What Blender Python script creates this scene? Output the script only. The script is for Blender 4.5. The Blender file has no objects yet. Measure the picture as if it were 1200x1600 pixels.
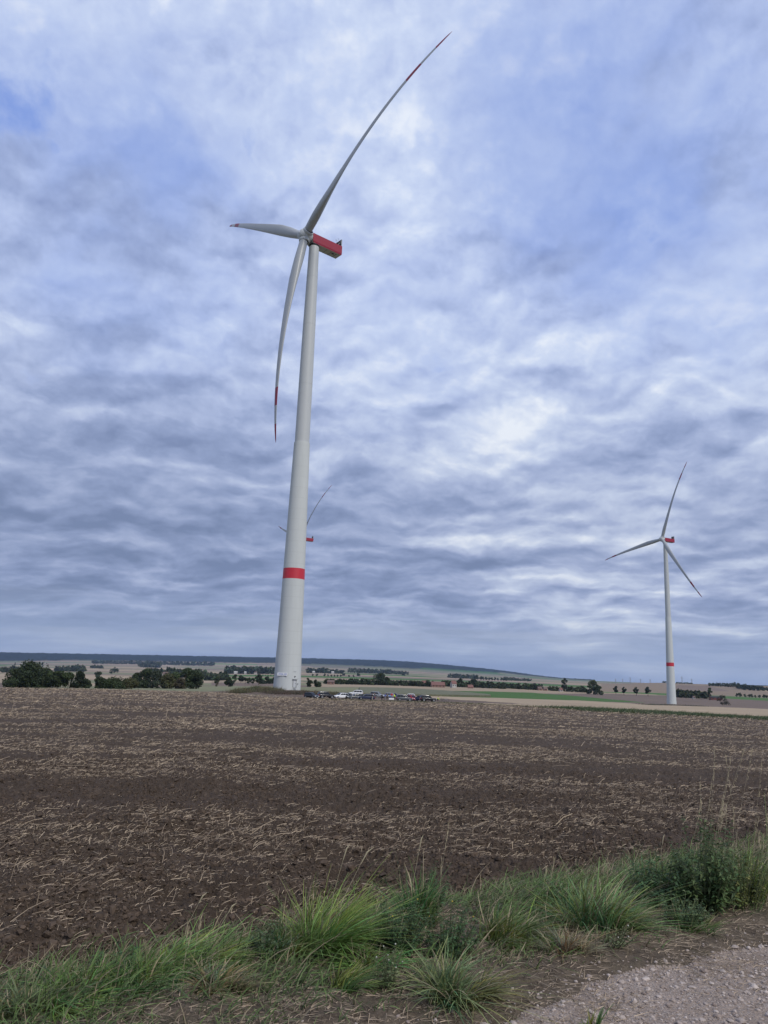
import bpy, math, random
import numpy as np
from mathutils import Vector, Matrix
random.seed(7); RNG = np.random.default_rng(11)
scene = bpy.context.scene
COL = scene.collection
R = math.radians
EYE = 1.6

# ------------------------------------------------------------------ camera
FPX = 1200.0
PITCH, ROLL = 0.2110, 0.0377
fw = np.array([0, math.cos(PITCH), math.sin(PITCH)])
u0 = np.array([0, -math.sin(PITCH), math.cos(PITCH)]); r0_ = np.array([1.0, 0, 0])
cr, sr = math.cos(ROLL), math.sin(ROLL)
RT = r0_*cr + u0*sr; UP = u0*cr - r0_*sr
cam_d = bpy.data.cameras.new('camera'); cam = bpy.data.objects.new('camera', cam_d); COL.objects.link(cam)
M = Matrix(((RT[0], UP[0], -fw[0], 0), (RT[1], UP[1], -fw[1], 0), (RT[2], UP[2], -fw[2], EYE), (0, 0, 0, 1)))
cam.matrix_world = M
cam_d.sensor_fit = 'VERTICAL'; cam_d.sensor_height = 24; cam_d.lens = 18.0
cam_d.clip_start = 0.05; cam_d.clip_end = 60000
scene.camera = cam
scene.view_settings.view_transform = 'Standard'; scene.view_settings.look = 'None'
scene.view_settings.exposure = 0.0; scene.view_settings.gamma = 1.0
scene.render.resolution_x = 768; scene.render.resolution_y = 1024

# ------------------------------------------------------------------ sun
SUN_EL, SUN_AZ = R(42), R(142)            # azimuth clockwise from +Y: behind the camera, a little to the right
sd = bpy.data.lights.new('sun', 'SUN'); sd.energy = 2.5; sd.angle = R(11); sd.color = (1.0, 0.95, 0.86)
so = bpy.data.objects.new('sun', sd); COL.objects.link(so)
sv = Vector((math.sin(SUN_AZ)*math.cos(SUN_EL), math.cos(SUN_AZ)*math.cos(SUN_EL), math.sin(SUN_EL)))
so.rotation_euler = sv.to_track_quat('Z', 'Y').to_euler(); so.location = sv*500
so['kind'] = 'structure'

def s2l(*c):
    return tuple(((v/255)/12.92 if v/255 <= .04045 else ((v/255+.055)/1.055)**2.4) for v in c)

# ------------------------------------------------------------------ node helper
class NT:
    def __init__(s, tree): s.t = tree; s.n = tree.nodes; s.l = tree.links
    def node(s, typ, ins=None, **kw):
        nd = s.n.new(typ)
        for k, v in kw.items(): setattr(nd, k, v)
        if ins:
            for k, v in ins.items():
                sk = nd.inputs[k]
                if isinstance(v, bpy.types.NodeSocket): s.l.new(v, sk)
                else: sk.default_value = v
        return nd
    def math(s, op, a, b=None, clamp=False):
        ins = {0: a}
        if b is not None: ins[1] = b
        return s.node('ShaderNodeMath', ins, operation=op, use_clamp=clamp).outputs[0]
    def vmath(s, op, a, b=None):
        ins = {0: a}
        if b is not None: ins[1] = b
        return s.node('ShaderNodeVectorMath', ins, operation=op)
    def noise(s, vec, scale, detail=5, rough=.5, dist=0.0, dims='3D'):
        return s.node('ShaderNodeTexNoise', {'Vector': vec, 'Scale': scale, 'Detail': detail, 'Roughness': rough, 'Distortion': dist}, noise_dimensions=dims).outputs[0]
    def mix(s, f, a, b):
        def c4(v): return v if isinstance(v, bpy.types.NodeSocket) else (tuple(v)+(1,))[:4]
        return s.node('ShaderNodeMix', {0: f, 6: c4(a), 7: c4(b)}, data_type='RGBA').outputs[2]
    def smooth(s, v, lo, hi, a=0.0, b=1.0):
        return s.node('ShaderNodeMapRange', {0: v, 1: lo, 2: hi, 3: a, 4: b}, interpolation_type='SMOOTHSTEP').outputs[0]
    def lin(s, v, lo, hi, a=0.0, b=1.0):
        return s.node('ShaderNodeMapRange', {0: v, 1: lo, 2: hi, 3: a, 4: b}).outputs[0]
    def ramp(s, v, stops):
        nd = s.node('ShaderNodeValToRGB', {0: v}); el = nd.color_ramp.elements
        while len(el) > 1: el.remove(el[-1])
        el[0].position = stops[0][0]; el[0].color = tuple(stops[0][1])+(1,)
        for p, c in stops[1:]:
            e = el.new(p); e.color = tuple(c)+(1,)
        return nd.outputs[0]

# ------------------------------------------------------------------ world: blue sky seen through gaps of a broken stratocumulus deck
world = bpy.data.worlds.new('World'); scene.world = world; world.use_nodes = True
W = NT(world.node_tree); W.n.clear()
sky = W.node('ShaderNodeTexSky', sky_type='NISHITA', sun_disc=False, sun_elevation=SUN_EL, sun_rotation=SUN_AZ, altitude=200, air_density=1.0, dust_density=0.6, ozone_density=2.5)
bg_sky = W.node('ShaderNodeBackground', {'Color': sky.outputs[0], 'Strength': 0.12})
tc = W.node('ShaderNodeTexCoord')
D = tc.outputs['Generated']
sx = W.node('ShaderNodeSeparateXYZ', {0: D})
zc = W.math('MAXIMUM', sx.outputs[2], 0.0)
# the deck is a layer overhead, so its cells close up towards the horizon; billows bend the view a little so cells stay rounded
Dv = W.vmath('MULTIPLY', D, (1.0, 1.0, 1.5)).outputs[0]
w1 = W.node('ShaderNodeTexNoise', {'Vector': Dv, 'Scale': 7.0, 'Detail': 5, 'Roughness': .55}, noise_dimensions='3D').outputs[1]
w1 = W.vmath('SUBTRACT', w1, (.5, .5, .5)).outputs[0]
amp = W.math('ADD', W.math('MULTIPLY', zc, .30), .006)
wa = W.node('ShaderNodeCombineXYZ', {0: W.math('ADD', amp, .04), 1: amp, 2: W.math('MULTIPLY', amp, .8)}).outputs[0]
Dp = W.vmath('ADD', D, W.vmath('MULTIPLY', w1, wa).outputs[0]).outputs[0]
sp_ = W.node('ShaderNodeSeparateXYZ', {0: Dp})
inv = W.math('DIVIDE', 1.0, W.math('ADD', W.math('MAXIMUM', sp_.outputs[2], 0.0), 0.085))
P = W.node('ShaderNodeCombineXYZ', {0: W.math('MULTIPLY', sp_.outputs[0], inv), 1: W.math('MULTIPLY', sp_.outputs[1], inv), 2: 0.0}).outputs[0]
Dg = W.vmath('NORMALIZE', W.vmath('ADD', D, W.node('ShaderNodeVectorMath', {0: w1, 'Scale': .16}, operation='SCALE').outputs[0]).outputs[0]).outputs[0]
def gauss(px, py, rad_px):
    d = fw + RT*(px-600)/FPX - UP*(py-800)/FPX; d = d/np.linalg.norm(d)
    dot = W.vmath('DOT_PRODUCT', Dg, tuple(float(v) for v in d)).outputs['Value']
    s = rad_px/FPX
    return W.smooth(dot, math.cos(s*1.7), math.cos(s*0.1))
elf = W.smooth(sx.outputs[2], .14, .50)
DwR = W.vmath('ADD', D, W.node('ShaderNodeVectorMath', {0: w1, 'Scale': .045}, operation='SCALE').outputs[0]).outputs[0]
def puff_space(dx, dz):
    q = W.vmath('ADD', DwR, (dx, 0, dz)).outputs[0]; p = W.node('ShaderNodeSeparateXYZ', {0: q})
    return W.node('ShaderNodeCombineXYZ', {0: p.outputs[0], 1: p.outputs[1], 2: W.math('MULTIPLY', W.math('LOGARITHM', W.math('ADD', W.math('MAXIMUM', p.outputs[2], -.05), .13), math.e), .85)}).outputs[0]
def deck(off, dx, dz):
    q = W.vmath('ADD', P, off).outputs[0]; ps = puff_space(dx, dz)
    a = W.noise(q, 1.3, 2.0, .5, 0, '2D'); b = W.noise(q, 3.6, 1.5, .5, 0, '2D')
    c = W.noise(ps, 8.5, 6, .53, 0, '3D')
    return W.math('ADD', W.math('ADD', W.math('MULTIPLY', a, .34), W.math('MULTIPLY', b, .13)), W.math('MULTIPLY', c, .53))
dens = deck((0, 0, 0), 0, 0); densL = deck((-0.02, -0.05, 0), -.006, .013)
fine = W.noise(puff_space(.3, .1), 30.0, 5, .6, 0, '3D')
big = W.noise(W.vmath('ADD', P, (5.3, 2.2, 0)).outputs[0], 0.8, 2, .5, 0, '2D')
# openings: where the deck thins out, its ragged edge set by the deck itself
thr = W.math('ADD', .305, W.math('MULTIPLY', W.math('SUBTRACT', big, .5), .08))
GAPS = [(-25, 195, 110, .09), (412, 112, 42, .10), (395, 185, 34, .10), (372, 235, 40, .07), (1065, 435, 55, .10), (250, 425, 80, .06), (548, 652, 36, .11), (640, 555, 60, .08),
        (740, 525, 50, .07), (930, 200, 60, .07), (900, 445, 45, .06), (860, 640, 50, .05), (20, 235, 40, .06), (475, 60, 50, .05)]
for (px, py, rp, k) in GAPS: thr = W.math('ADD', thr, W.math('MULTIPLY', gauss(px, py, rp), k*1.0))
thr = W.math('SUBTRACT', thr, W.smooth(sx.outputs[2], .30, .12, 0, .12))
gapf = W.smooth(W.math('SUBTRACT', thr, W.math('ADD', dens, W.math('MULTIPLY', W.math('SUBTRACT', fine, .5), .10))), -.075, .075, 0.0, 0.85)
veil = W.math('ADD', W.math('MULTIPLY', gauss(1070, 90, 260), .5), W.math('MULTIPLY', gauss(380, 170, 130), .45))
for (px, py, rp, k) in [(20, 200, 150, .5), (880, 230, 130, .4),  (250, 400, 140, .4), (1080, 420, 120, .35), (620, 560, 110, .3)]: veil = W.math('ADD', veil, W.math('MULTIPLY', gauss(px, py, rp), k))
gapf = W.math('MAXIMUM', gapf, W.math('MULTIPLY', veil, W.smooth(dens, .58, .40, .08, .62)))
rel = W.math('MULTIPLY', W.math('SUBTRACT', densL, dens), W.smooth(sx.outputs[2], .15, .5, 2.5, 3.4))
val = W.math('ADD', 0.50, rel)
val = W.math('ADD', val, W.math('MULTIPLY', W.math('SUBTRACT', dens, .49), W.smooth(sx.outputs[2], .15, .5, -1.1, -1.5)))
val = W.math('ADD', val, W.math('MULTIPLY', W.math('SUBTRACT', big, .5), -0.4))
LIGHTS = [(120, 70, 220, .06), (650, 60, 240, .06), (640, 260, 180, .05), (1120, 500, 100, .16), (800, 655, 60, .16), (410, 260, 120, .06), (420, 690, 170, .10), (150, 650, 160, .06),
          (700, 460, 50, .12), (560, 540, 90, .10), (240, 110, 120, .05), (950, 885, 110, .14), (660, 590, 80, .10), (740, 720, 110, .08),
          (60, 440, 190, -.12), (60, 880, 260, -.13), (300, 920, 250, -.12), (560, 900, 160, -.04), (620, 800, 180, -.03), (900, 230, 150, -.05), (250, 350, 120, -.06), (1100, 600, 120, -.04), (820, 420, 120, -.05)]
for (px, py, rp, k) in LIGHTS: val = W.math('ADD', val, W.math('MULTIPLY', gauss(px, py, rp), k))
val = W.math('ADD', val, W.smooth(sx.outputs[2], .05, .62, -.05, .03))
cloud_hi = W.ramp(val, [(0.0, s2l(142, 158, 200)), (.28, s2l(164, 180, 219)), (.50, s2l(184, 199, 235)), (.76, s2l(207, 220, 246)), (1.0, s2l(236, 243, 254))])
cloud_lo = W.ramp(val, [(0.0, s2l(120, 136, 170)), (.28, s2l(142, 157, 192)), (.50, s2l(165, 178, 210)), (.76, s2l(196, 207, 230)), (1.0, s2l(230, 236, 246))])
ccol = W.mix(elf, cloud_lo, cloud_hi)
# smoother blue-grey layers low over the horizon
lay = W.noise(W.vmath('MULTIPLY', Dp, (2.2, 2.2, 30)).outputs[0], 1.0, 5, .5)
low = W.ramp(lay, [(.25, s2l(138, 155, 187)), (.5, s2l(158, 174, 204)), (.72, s2l(198, 208, 225))])
ccol = W.mix(W.smooth(sx.outputs[2], .11, .02, 0, .85), ccol, low)
bg_cl = W.node('ShaderNodeBackground', {'Color': ccol, 'Strength': 1.0})
gcol = W.mix(.55, s2l(112, 150, 238), s2l(126, 158, 236))
bg_gap = W.node('ShaderNodeBackground', {'Color': gcol, 'Strength': 1.0})
mx0 = W.node('ShaderNodeMixShader', {0: .75, 1: bg_sky.outputs[0], 2: bg_gap.outputs[0]})
mx = W.node('ShaderNodeMixShader', {0: gapf, 1: bg_cl.outputs[0], 2: mx0.outputs[0]})
W.node('ShaderNodeOutputWorld', {0: mx.outputs[0]})

# ------------------------------------------------------------------ tagging and mesh helpers
def tag(o, label=None, cat=None, group=None, kind=None):
    if label: o['label'] = label
    if cat: o['category'] = cat
    if group: o['group'] = group
    if kind: o['kind'] = kind
    return o
def empty(name, loc=(0, 0, 0), rz=0, label=None, cat=None, group=None):
    o = bpy.data.objects.new(name, None); COL.objects.link(o); o.location = [float(v) for v in loc]; o.rotation_euler = (0, 0, rz)
    o.empty_display_size = .2
    return tag(o, label, cat, group)
def npmesh(name, V, F, mat, parent=None, smooth=False, col=None):
    V = np.asarray(V, dtype=np.float32); F = np.asarray(F, dtype=np.int32)
    me = bpy.data.meshes.new(name); k = F.shape[1]
    me.vertices.add(len(V)); me.vertices.foreach_set('co', V.ravel())
    me.loops.add(F.size); me.loops.foreach_set('vertex_index', F.ravel())
    me.polygons.add(len(F)); me.polygons.foreach_set('loop_start', np.arange(0, F.size, k, dtype=np.int32))
    me.polygons.foreach_set('use_smooth', np.full(len(F), smooth, dtype=bool))
    me.update(calc_edges=True)
    if col is not None:
        at_ = me.color_attributes.new('tint', 'FLOAT_COLOR', 'POINT')
        c = np.ones((len(V), 4), dtype=np.float32); c[:, :3] = col; at_.data.foreach_set('color', c.ravel())
    if mat: me.materials.append(mat)
    o = bpy.data.objects.new(name, me); COL.objects.link(o)
    if parent: o.parent = parent
    return o
class MB:
    """collects shapes in any order, builds ONE mesh object"""
    def __init__(s): s.v = []; s.f = []
    def add(s, vs, fs):
        k = len(s.v); s.v += [tuple(float(c) for c in v) for v in vs]; s.f += [tuple(i+k for i in f) for f in fs]; return s
    def box(s, c, d, rz=0, taper=1.0, rot=None):
        x, y, z = d[0]/2, d[1]/2, d[2]/2
        vs = [(-x, -y, -z), (x, -y, -z), (x, y, -z), (-x, y, -z), (-x*taper, -y*taper, z), (x*taper, -y*taper, z), (x*taper, y*taper, z), (-x*taper, y*taper, z)]
        ca, sa = math.cos(rz), math.sin(rz)
        out = []
        for v in vs:
            q = rot @ Vector(v) if rot else Vector(v)
            out.append((c[0]+q.x*ca-q.y*sa, c[1]+q.x*sa+q.y*ca, c[2]+q.z))
        return s.add(out, [(0, 3, 2, 1), (4, 5, 6, 7), (0, 1, 5, 4), (1, 2, 6, 5), (2, 3, 7, 6), (3, 0, 4, 7)])
    def tube(s, pts, rad, n=8, cap=True):
        pts = [Vector(p) for p in pts]
        if not hasattr(rad, '__len__'): rad = [rad]*len(pts)
        rings = []; ref = None
        for i, p in enumerate(pts):
            t = (pts[min(i+1, len(pts)-1)]-pts[max(i-1, 0)]).normalized()
            if ref is None: ref = Vector((0, 0, 1)) if abs(t.z) < .9 else Vector((1, 0, 0))
            a = t.cross(ref).normalized(); b = t.cross(a).normalized(); ref = -a.cross(t) if False else ref
            rings.append([p + (a*math.cos(2*math.pi*k/n)+b*math.sin(2*math.pi*k/n))*rad[i] for k in range(n)])
        vs = [v for r in rings for v in r]; fs = []
        for i in range(len(pts)-1):
            for k in range(n):
                fs.append((i*n+k, i*n+(k+1) % n, (i+1)*n+(k+1) % n, (i+1)*n+k))
        if cap: fs.append(tuple(range(n))[::-1]); fs.append(tuple((len(pts)-1)*n+k for k in range(n)))
        return s.add(vs, fs)
    def lathe(s, prof, n=48, c=(0, 0, 0), cap=True):
        vs = []; fs = []
        for (r, z) in prof:
            for k in range(n):
                a = 2*math.pi*k/n; vs.append((c[0]+r*math.cos(a), c[1]+r*math.sin(a), c[2]+z))
        for i in range(len(prof)-1):
            for k in range(n): fs.append((i*n+k, i*n+(k+1) % n, (i+1)*n+(k+1) % n, (i+1)*n+k))
        if cap: fs.append(tuple(range(n))[::-1]); fs.append(tuple((len(prof)-1)*n+k for k in range(n)))
        return s.add(vs, fs)
    def ico(s, c, r, jit=0, sq=(1, 1, 1)):
        t = (1+5**.5)/2
        vs = [(-1, t, 0), (1, t, 0), (-1, -t, 0), (1, -t, 0), (0, -1, t), (0, 1, t), (0, -1, -t), (0, 1, -t), (t, 0, -1), (t, 0, 1), (-t, 0, -1), (-t, 0, 1)]
        fs = [(0, 11, 5), (0, 5, 1), (0, 1, 7), (0, 7, 10), (0, 10, 11), (1, 5, 9), (5, 11, 4), (11, 10, 2), (10, 7, 6), (7, 1, 8), (3, 9, 4), (3, 4, 2), (3, 2, 6), (3, 6, 8), (3, 8, 9), (4, 9, 5), (2, 4, 11), (6, 2, 10), (8, 6, 7), (9, 8, 1)]
        out = []
        for v in vs:
            q = Vector(v).normalized()*r*(1+random.uniform(-jit, jit)); out.append((c[0]+q.x*sq[0], c[1]+q.y*sq[1], c[2]+q.z*sq[2]))
        return s.add(out, fs)
    def build(s, name, mat, parent=None, smooth=False, bevel=0, sub=0):
        me = bpy.data.meshes.new(name); me.from_pydata(s.v, [], s.f); me.update()
        if smooth: me.polygons.foreach_set('use_smooth', [True]*len(me.polygons))
        if mat: me.materials.append(mat)
        o = bpy.data.objects.new(name, me); COL.objects.link(o)
        if parent: o.parent = parent
        if bevel:
            b = o.modifiers.new('bevel', 'BEVEL'); b.width = bevel; b.segments = 2; b.limit_method = 'ANGLE'
        if sub:
            b = o.modifiers.new('sub', 'SUBSURF'); b.levels = sub; b.render_levels = sub
        return o

# ------------------------------------------------------------------ numpy noise
_perm = np.random.default_rng(3).permutation(512)
_g = np.random.default_rng(4).uniform(0, 2*np.pi, 512); _gx, _gy = np.cos(_g), np.sin(_g)
def perlin(x, y):
    xi = np.floor(x).astype(np.int64); yi = np.floor(y).astype(np.int64); xf = x-xi; yf = y-yi
    def h(a, b): return _perm[(_perm[a & 511] + b) & 511]
    def g(a, b, dx, dy): i = h(a, b); return _gx[i]*dx+_gy[i]*dy
    u = xf*xf*xf*(xf*(xf*6-15)+10); v = yf*yf*yf*(yf*(yf*6-15)+10)
    a = g(xi, yi, xf, yf)*(1-u)+g(xi+1, yi, xf-1, yf)*u
    b = g(xi, yi+1, xf, yf-1)*(1-u)+g(xi+1, yi+1, xf-1, yf-1)*u
    return (a*(1-v)+b*v)*1.41
def fbm(x, y, o=4, l=2.03, g=.5):
    s = 0; a = 1; t = 0
    for i in range(o): s = s+a*perlin(x+17.3*i, y-9.1*i); t += a; a *= g; x = x*l; y = y*l
    return s/t

# ------------------------------------------------------------------ the lie of the land
# bearing and slope towards a direction of view; the table gives, for nine bearings, how the land falls and rises with distance
def raydir(px, py):
    d = fw + RT*(px-600)/FPX - UP*(py-800)/FPX
    h = math.hypot(d[0], d[1]); return math.atan2(d[0], d[1]), d[2]/h
XC = [0, 150, 300, 450, 600, 750, 900, 1050, 1200]
ROWS = [
 (200,  [1075, 1077, 1081, 1089.5, 1096, 1100, 1107, 1115, 1123]),
 (262,  [1075.4, 1076.5, 1080.5, 1078, 1086.5, 1095, 1102, 1110, 1118]),
 (400,  [1074, 1075, 1077.5, 1075, 1081, 1089, 1097, 1105.5, 1112.5]),
 (830,  [1066, 1068, 1071, 1070, 1073, 1079, 1088, 1100, 1104]),
 (1300, [1059, 1061, 1065, 1064, 1067.5, 1072, 1079, 1086, 1092]),
 (2200, [1052, 1054, 1057, 1057, 1061, 1065.5, 1073, 1075, 1082]),
 (2900, [1049, 1050, 1053, 1053.5, 1057.5, 1063, 1069, 1067.3, 1072.5]),
 (3800, [1045, 1046, 1049, 1050, 1054, 1061, 1067.5, 1069, 1074.5]),
 (6000, [1038, 1039, 1042, 1045, 1049, 1056, 1065, 1071, 1077]),
 (8000, [1033.5, 1033.5, 1036, 1038, 1043, 1052, 1063, 1070, 1076]),
 (9200, [1021, 1023.6, 1026.6, 1029.6, 1033.5, 1045.5, 1062.5, 1068.5, 1074]),
 (10500, [1023, 1026, 1029, 1032, 1036, 1047, 1063.5, 1069.5, 1075]),
 (13500, [1030, 1033, 1036, 1040, 1044, 1052, 1066, 1071.5, 1077]),
]
NR = 700; LR = np.linspace(math.log(200), math.log(13500), NR)
def pchip(x, y, xq):
    x = np.array(x, float); y = np.array(y, float); h = np.diff(x); d = np.diff(y)/h; m = np.zeros_like(y)
    for i in range(1, len(x)-1):
        if d[i-1]*d[i] > 0:
            w1 = 2*h[i]+h[i-1]; w2 = h[i]+2*h[i-1]; m[i] = (w1+w2)/(w1/d[i-1]+w2/d[i])
    m[0] = d[0]; m[-1] = d[-1]
    k = np.clip(np.searchsorted(x, xq)-1, 0, len(x)-2); t = (xq-x[k])/h[k]
    return (2*t**3-3*t**2+1)*y[k]+(t**3-2*t**2+t)*h[k]*m[k]+(-2*t**3+3*t**2)*y[k+1]+(t**3-t**2)*h[k]*m[k+1]
colE = []; colT = []
for j, x in enumerate(XC):
    es = [raydir(x, row[j])[1] for _, row in ROWS]
    colT.append(raydir(x, 1070)[0]); colE.append(pchip([math.log(r) for r, _ in ROWS], es, LR))
colE = np.array(colE); colT = np.array(colT)
NTH = 500; TH = np.linspace(-.62, .62, NTH)
TAB = np.zeros((NTH, NR))
thc = np.clip(TH, colT[0], colT[-1])
for k in range(NR): TAB[:, k] = pchip(colT, colE[:, k], thc)
def ground(x, y):
    x = np.asarray(x, float); y = np.asarray(y, float)
    r = np.hypot(x, y)+1e-6; th = np.arctan2(x, y)
    # wrap bearings outside the table back to its rims smoothly
    thq = np.clip(th, -.62, .62)
    ti = (thq-TH[0])/(TH[1]-TH[0]); t0 = np.clip(ti.astype(int), 0, NTH-2); tf = ti-t0
    rq = np.clip(r, 200, 13500); ri = (np.log(rq)-LR[0])/(LR[1]-LR[0]); k0 = np.clip(ri.astype(int), 0, NR-2); kf = ri-k0
    e = (TAB[t0, k0]*(1-kf)+TAB[t0, k0+1]*kf)*(1-tf)+(TAB[t0+1, k0]*(1-kf)+TAB[t0+1, k0+1]*kf)*tf
    z = EYE+rq*e
    return np.where(r < 200, z*r/200, z)
def gz(x, y): return float(ground(np.array([x]), np.array([y]))[0])
def at(px, py, rmin=3.0, rmax=13000):
    """ground point seen in a direction of view"""
    th, e = raydir(px, py); rr = np.exp(np.linspace(math.log(rmin), math.log(rmax), 4000))
    z = ground(rr*math.sin(th), rr*math.cos(th)); ok = np.nonzero((z-EYE)/rr >= e)[0]
    if len(ok) == 0:
        i = int(np.argmax((z-EYE)/rr)); r = rr[i]
    else: r = rr[ok[0]]
    return np.array([r*math.sin(th), r*math.cos(th), gz(r*math.sin(th), r*math.cos(th))])
def atr(px, r, py=1070):
    th, _ = raydir(px, py); x, y = r*math.sin(th), r*math.cos(th)
    return np.array([x, y, gz(x, y)])

# ------------------------------------------------------------------ materials
MATS = {}
def mat(name, base, rough=.7, metal=0, noise=0, nscale=8, coat=0, spec=.5, bump=0):
    if name in MATS: return MATS[name]
    m = bpy.data.materials.new(name); m.use_nodes = True; N = NT(m.node_tree); b = N.n['Principled BSDF']
    b.inputs['Roughness'].default_value = rough; b.inputs['Metallic'].default_value = metal; b.inputs['Coat Weight'].default_value = coat
    b.inputs['Specular IOR Level'].default_value = spec
    b.inputs['Base Color'].default_value = tuple(base)+(1,)
    if noise or bump:
        tcn = N.node('ShaderNodeTexCoord'); nz = N.noise(tcn.outputs['Object'], nscale, 6, .6)
        if noise:
            c = N.mix(nz, tuple(v*(1-noise) for v in base), tuple(min(1, v*(1+noise)) for v in base)); N.l.new(c, b.inputs['Base Color'])
        if bump:
            bn = N.node('ShaderNodeBump', {'Height': nz, 'Strength': bump, 'Distance': .02}); N.l.new(bn.outputs[0], b.inputs['Normal'])
    MATS[name] = m; return m
def tintmat(name, rough=.8, trans=0, spec=.2, var=.25, nscale=3.0):
    m = bpy.data.materials.new(name); m.use_nodes = True; N = NT(m.node_tree); b = N.n['Principled BSDF']
    a = N.node('ShaderNodeAttribute', attribute_name='tint'); tcn = N.node('ShaderNodeTexCoord')
    nz = N.noise(tcn.outputs['Object'], nscale, 4, .6)
    c = N.node('ShaderNodeVectorMath', {0: a.outputs['Color'], 1: N.node('ShaderNodeCombineXYZ', {0: N.lin(nz, .25, .75, 1-var, 1+var), 1: N.lin(nz, .25, .75, 1-var, 1+var), 2: N.lin(nz, .25, .75, 1-var, 1+var)}).outputs[0]}, operation='MULTIPLY').outputs[0]
    N.l.new(c, b.inputs['Base Color']); b.inputs['Roughness'].default_value = rough; b.inputs['Specular IOR Level'].default_value = spec
    if trans:
        out = N.n['Material Output']; tr = N.node('ShaderNodeBsdfTranslucent', {'Color': c}); ms = N.node('ShaderNodeMixShader', {0: trans, 1: b.outputs[0], 2: tr.outputs[0]}); N.l.new(ms.outputs[0], out.inputs[0])
    MATS[name] = m; return m
M_leaf = tintmat('foliage', .75, .22, .25, .3, .25)
M_grass = tintmat('grass blades', .55, .3, .35, .15, 3)
M_straw = tintmat('straw', .7, .1, .3, .2, 5)
M_bark = mat('bark', (.13, .10, .075), .9, noise=.4, nscale=6, bump=.5)
M_birch = mat('pale bark', (.42, .40, .36), .85, noise=.35, nscale=9)

# ---- far land material
def land_mat():
    m = bpy.data.materials.new('farmland'); m.use_nodes = True; N = NT(m.node_tree); b = N.n['Principled BSDF']
    a = N.node('ShaderNodeAttribute', attribute_name='tint'); tcn = N.node('ShaderNodeTexCoord'); o = tcn.outputs['Object']
    n1 = N.noise(N.vmath('MULTIPLY', o, (.02, .05, 0)).outputs[0], 1, 6, .6)
    n2 = N.noise(N.vmath('MULTIPLY', o, (.6, .6, 0)).outputs[0], 1, 4, .6)
    f = N.math('MULTIPLY', N.lin(n1, .25, .75, .80, 1.2), N.lin(n2, .25, .75, .88, 1.12))
    c = N.node('ShaderNodeVectorMath', {0: a.outputs['Color'], 'Scale': f}, operation='SCALE').outputs[0]
    N.l.new(c, b.inputs['Base Color']); b.inputs['Roughness'].default_value = .95; b.inputs['Specular IOR Level'].default_value = .1
    return m
STUB = np.array([.33, .258, .178]); STUB2 = np.array([.26, .20, .142]); BRN = np.array([.125, .095, .076]); GRN = np.array([.040, .080, .022]); PGR = np.array([.195, .195, .115])
OLV = np.array([.17, .17, .10]); FOR = np.array([.012, .021, .018])

def inpoly(x, y, poly):
    c = np.zeros(x.shape, bool); n = len(poly)
    for i in range(n):
        x1, y1 = poly[i][:2]; x2, y2 = poly[(i+1) % n][:2]
        if y1 == y2: continue
        c ^= ((y1 > y) != (y2 > y)) & (x < (x2-x1)*(y-y1)/(y2-y1)+x1)
    return c
def gpoly(pts, dens=6):
    out = []
    for i in range(len(pts)):
        a = pts[i]; b = pts[(i+1) % len(pts)]
        for k in range(dens):
            t = k/dens; out.append(at(a[0]+(b[0]-a[0])*t, a[1]+(b[1]-a[1])*t, 190))
    return out
# field parcels: procedural patchwork, then the parcels that can be told apart
def patchwork(x, y):
    rg = np.random.default_rng(21)
    v = y+.10*x+30*np.sin(x/900.); vb = np.cumsum(rg.uniform(90, 420, 60)*np.linspace(.8, 2.2, 60))+250
    bi = np.searchsorted(vb, v); ub = [np.cumsum(rg.uniform(300, 1500, 40))-16000+rg.uniform(0, 500) for _ in range(62)]
    pal = [STUB, STUB2, STUB*.85, BRN*1.25, PGR, PGR*.8, GRN*1.7, STUB2*.9, OLV, BRN*1.5, STUB*.95, GRN*2.2, OLV]
    out = np.zeros(x.shape+(3,))
    for i in range(62):
        m = bi == i
        if not m.any(): continue
        ui = np.searchsorted(ub[i], x[m]+.2*y[m]); k = (np.abs(np.sin(ui*12.9898+i*78.233))*43758.5453) % 1
        idx = (k*len(pal)).astype(int); jit = (.9+.2*((k*91.7) % 1))[:, None]
        out[m] = np.array(pal)[idx]*jit
    return out
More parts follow.
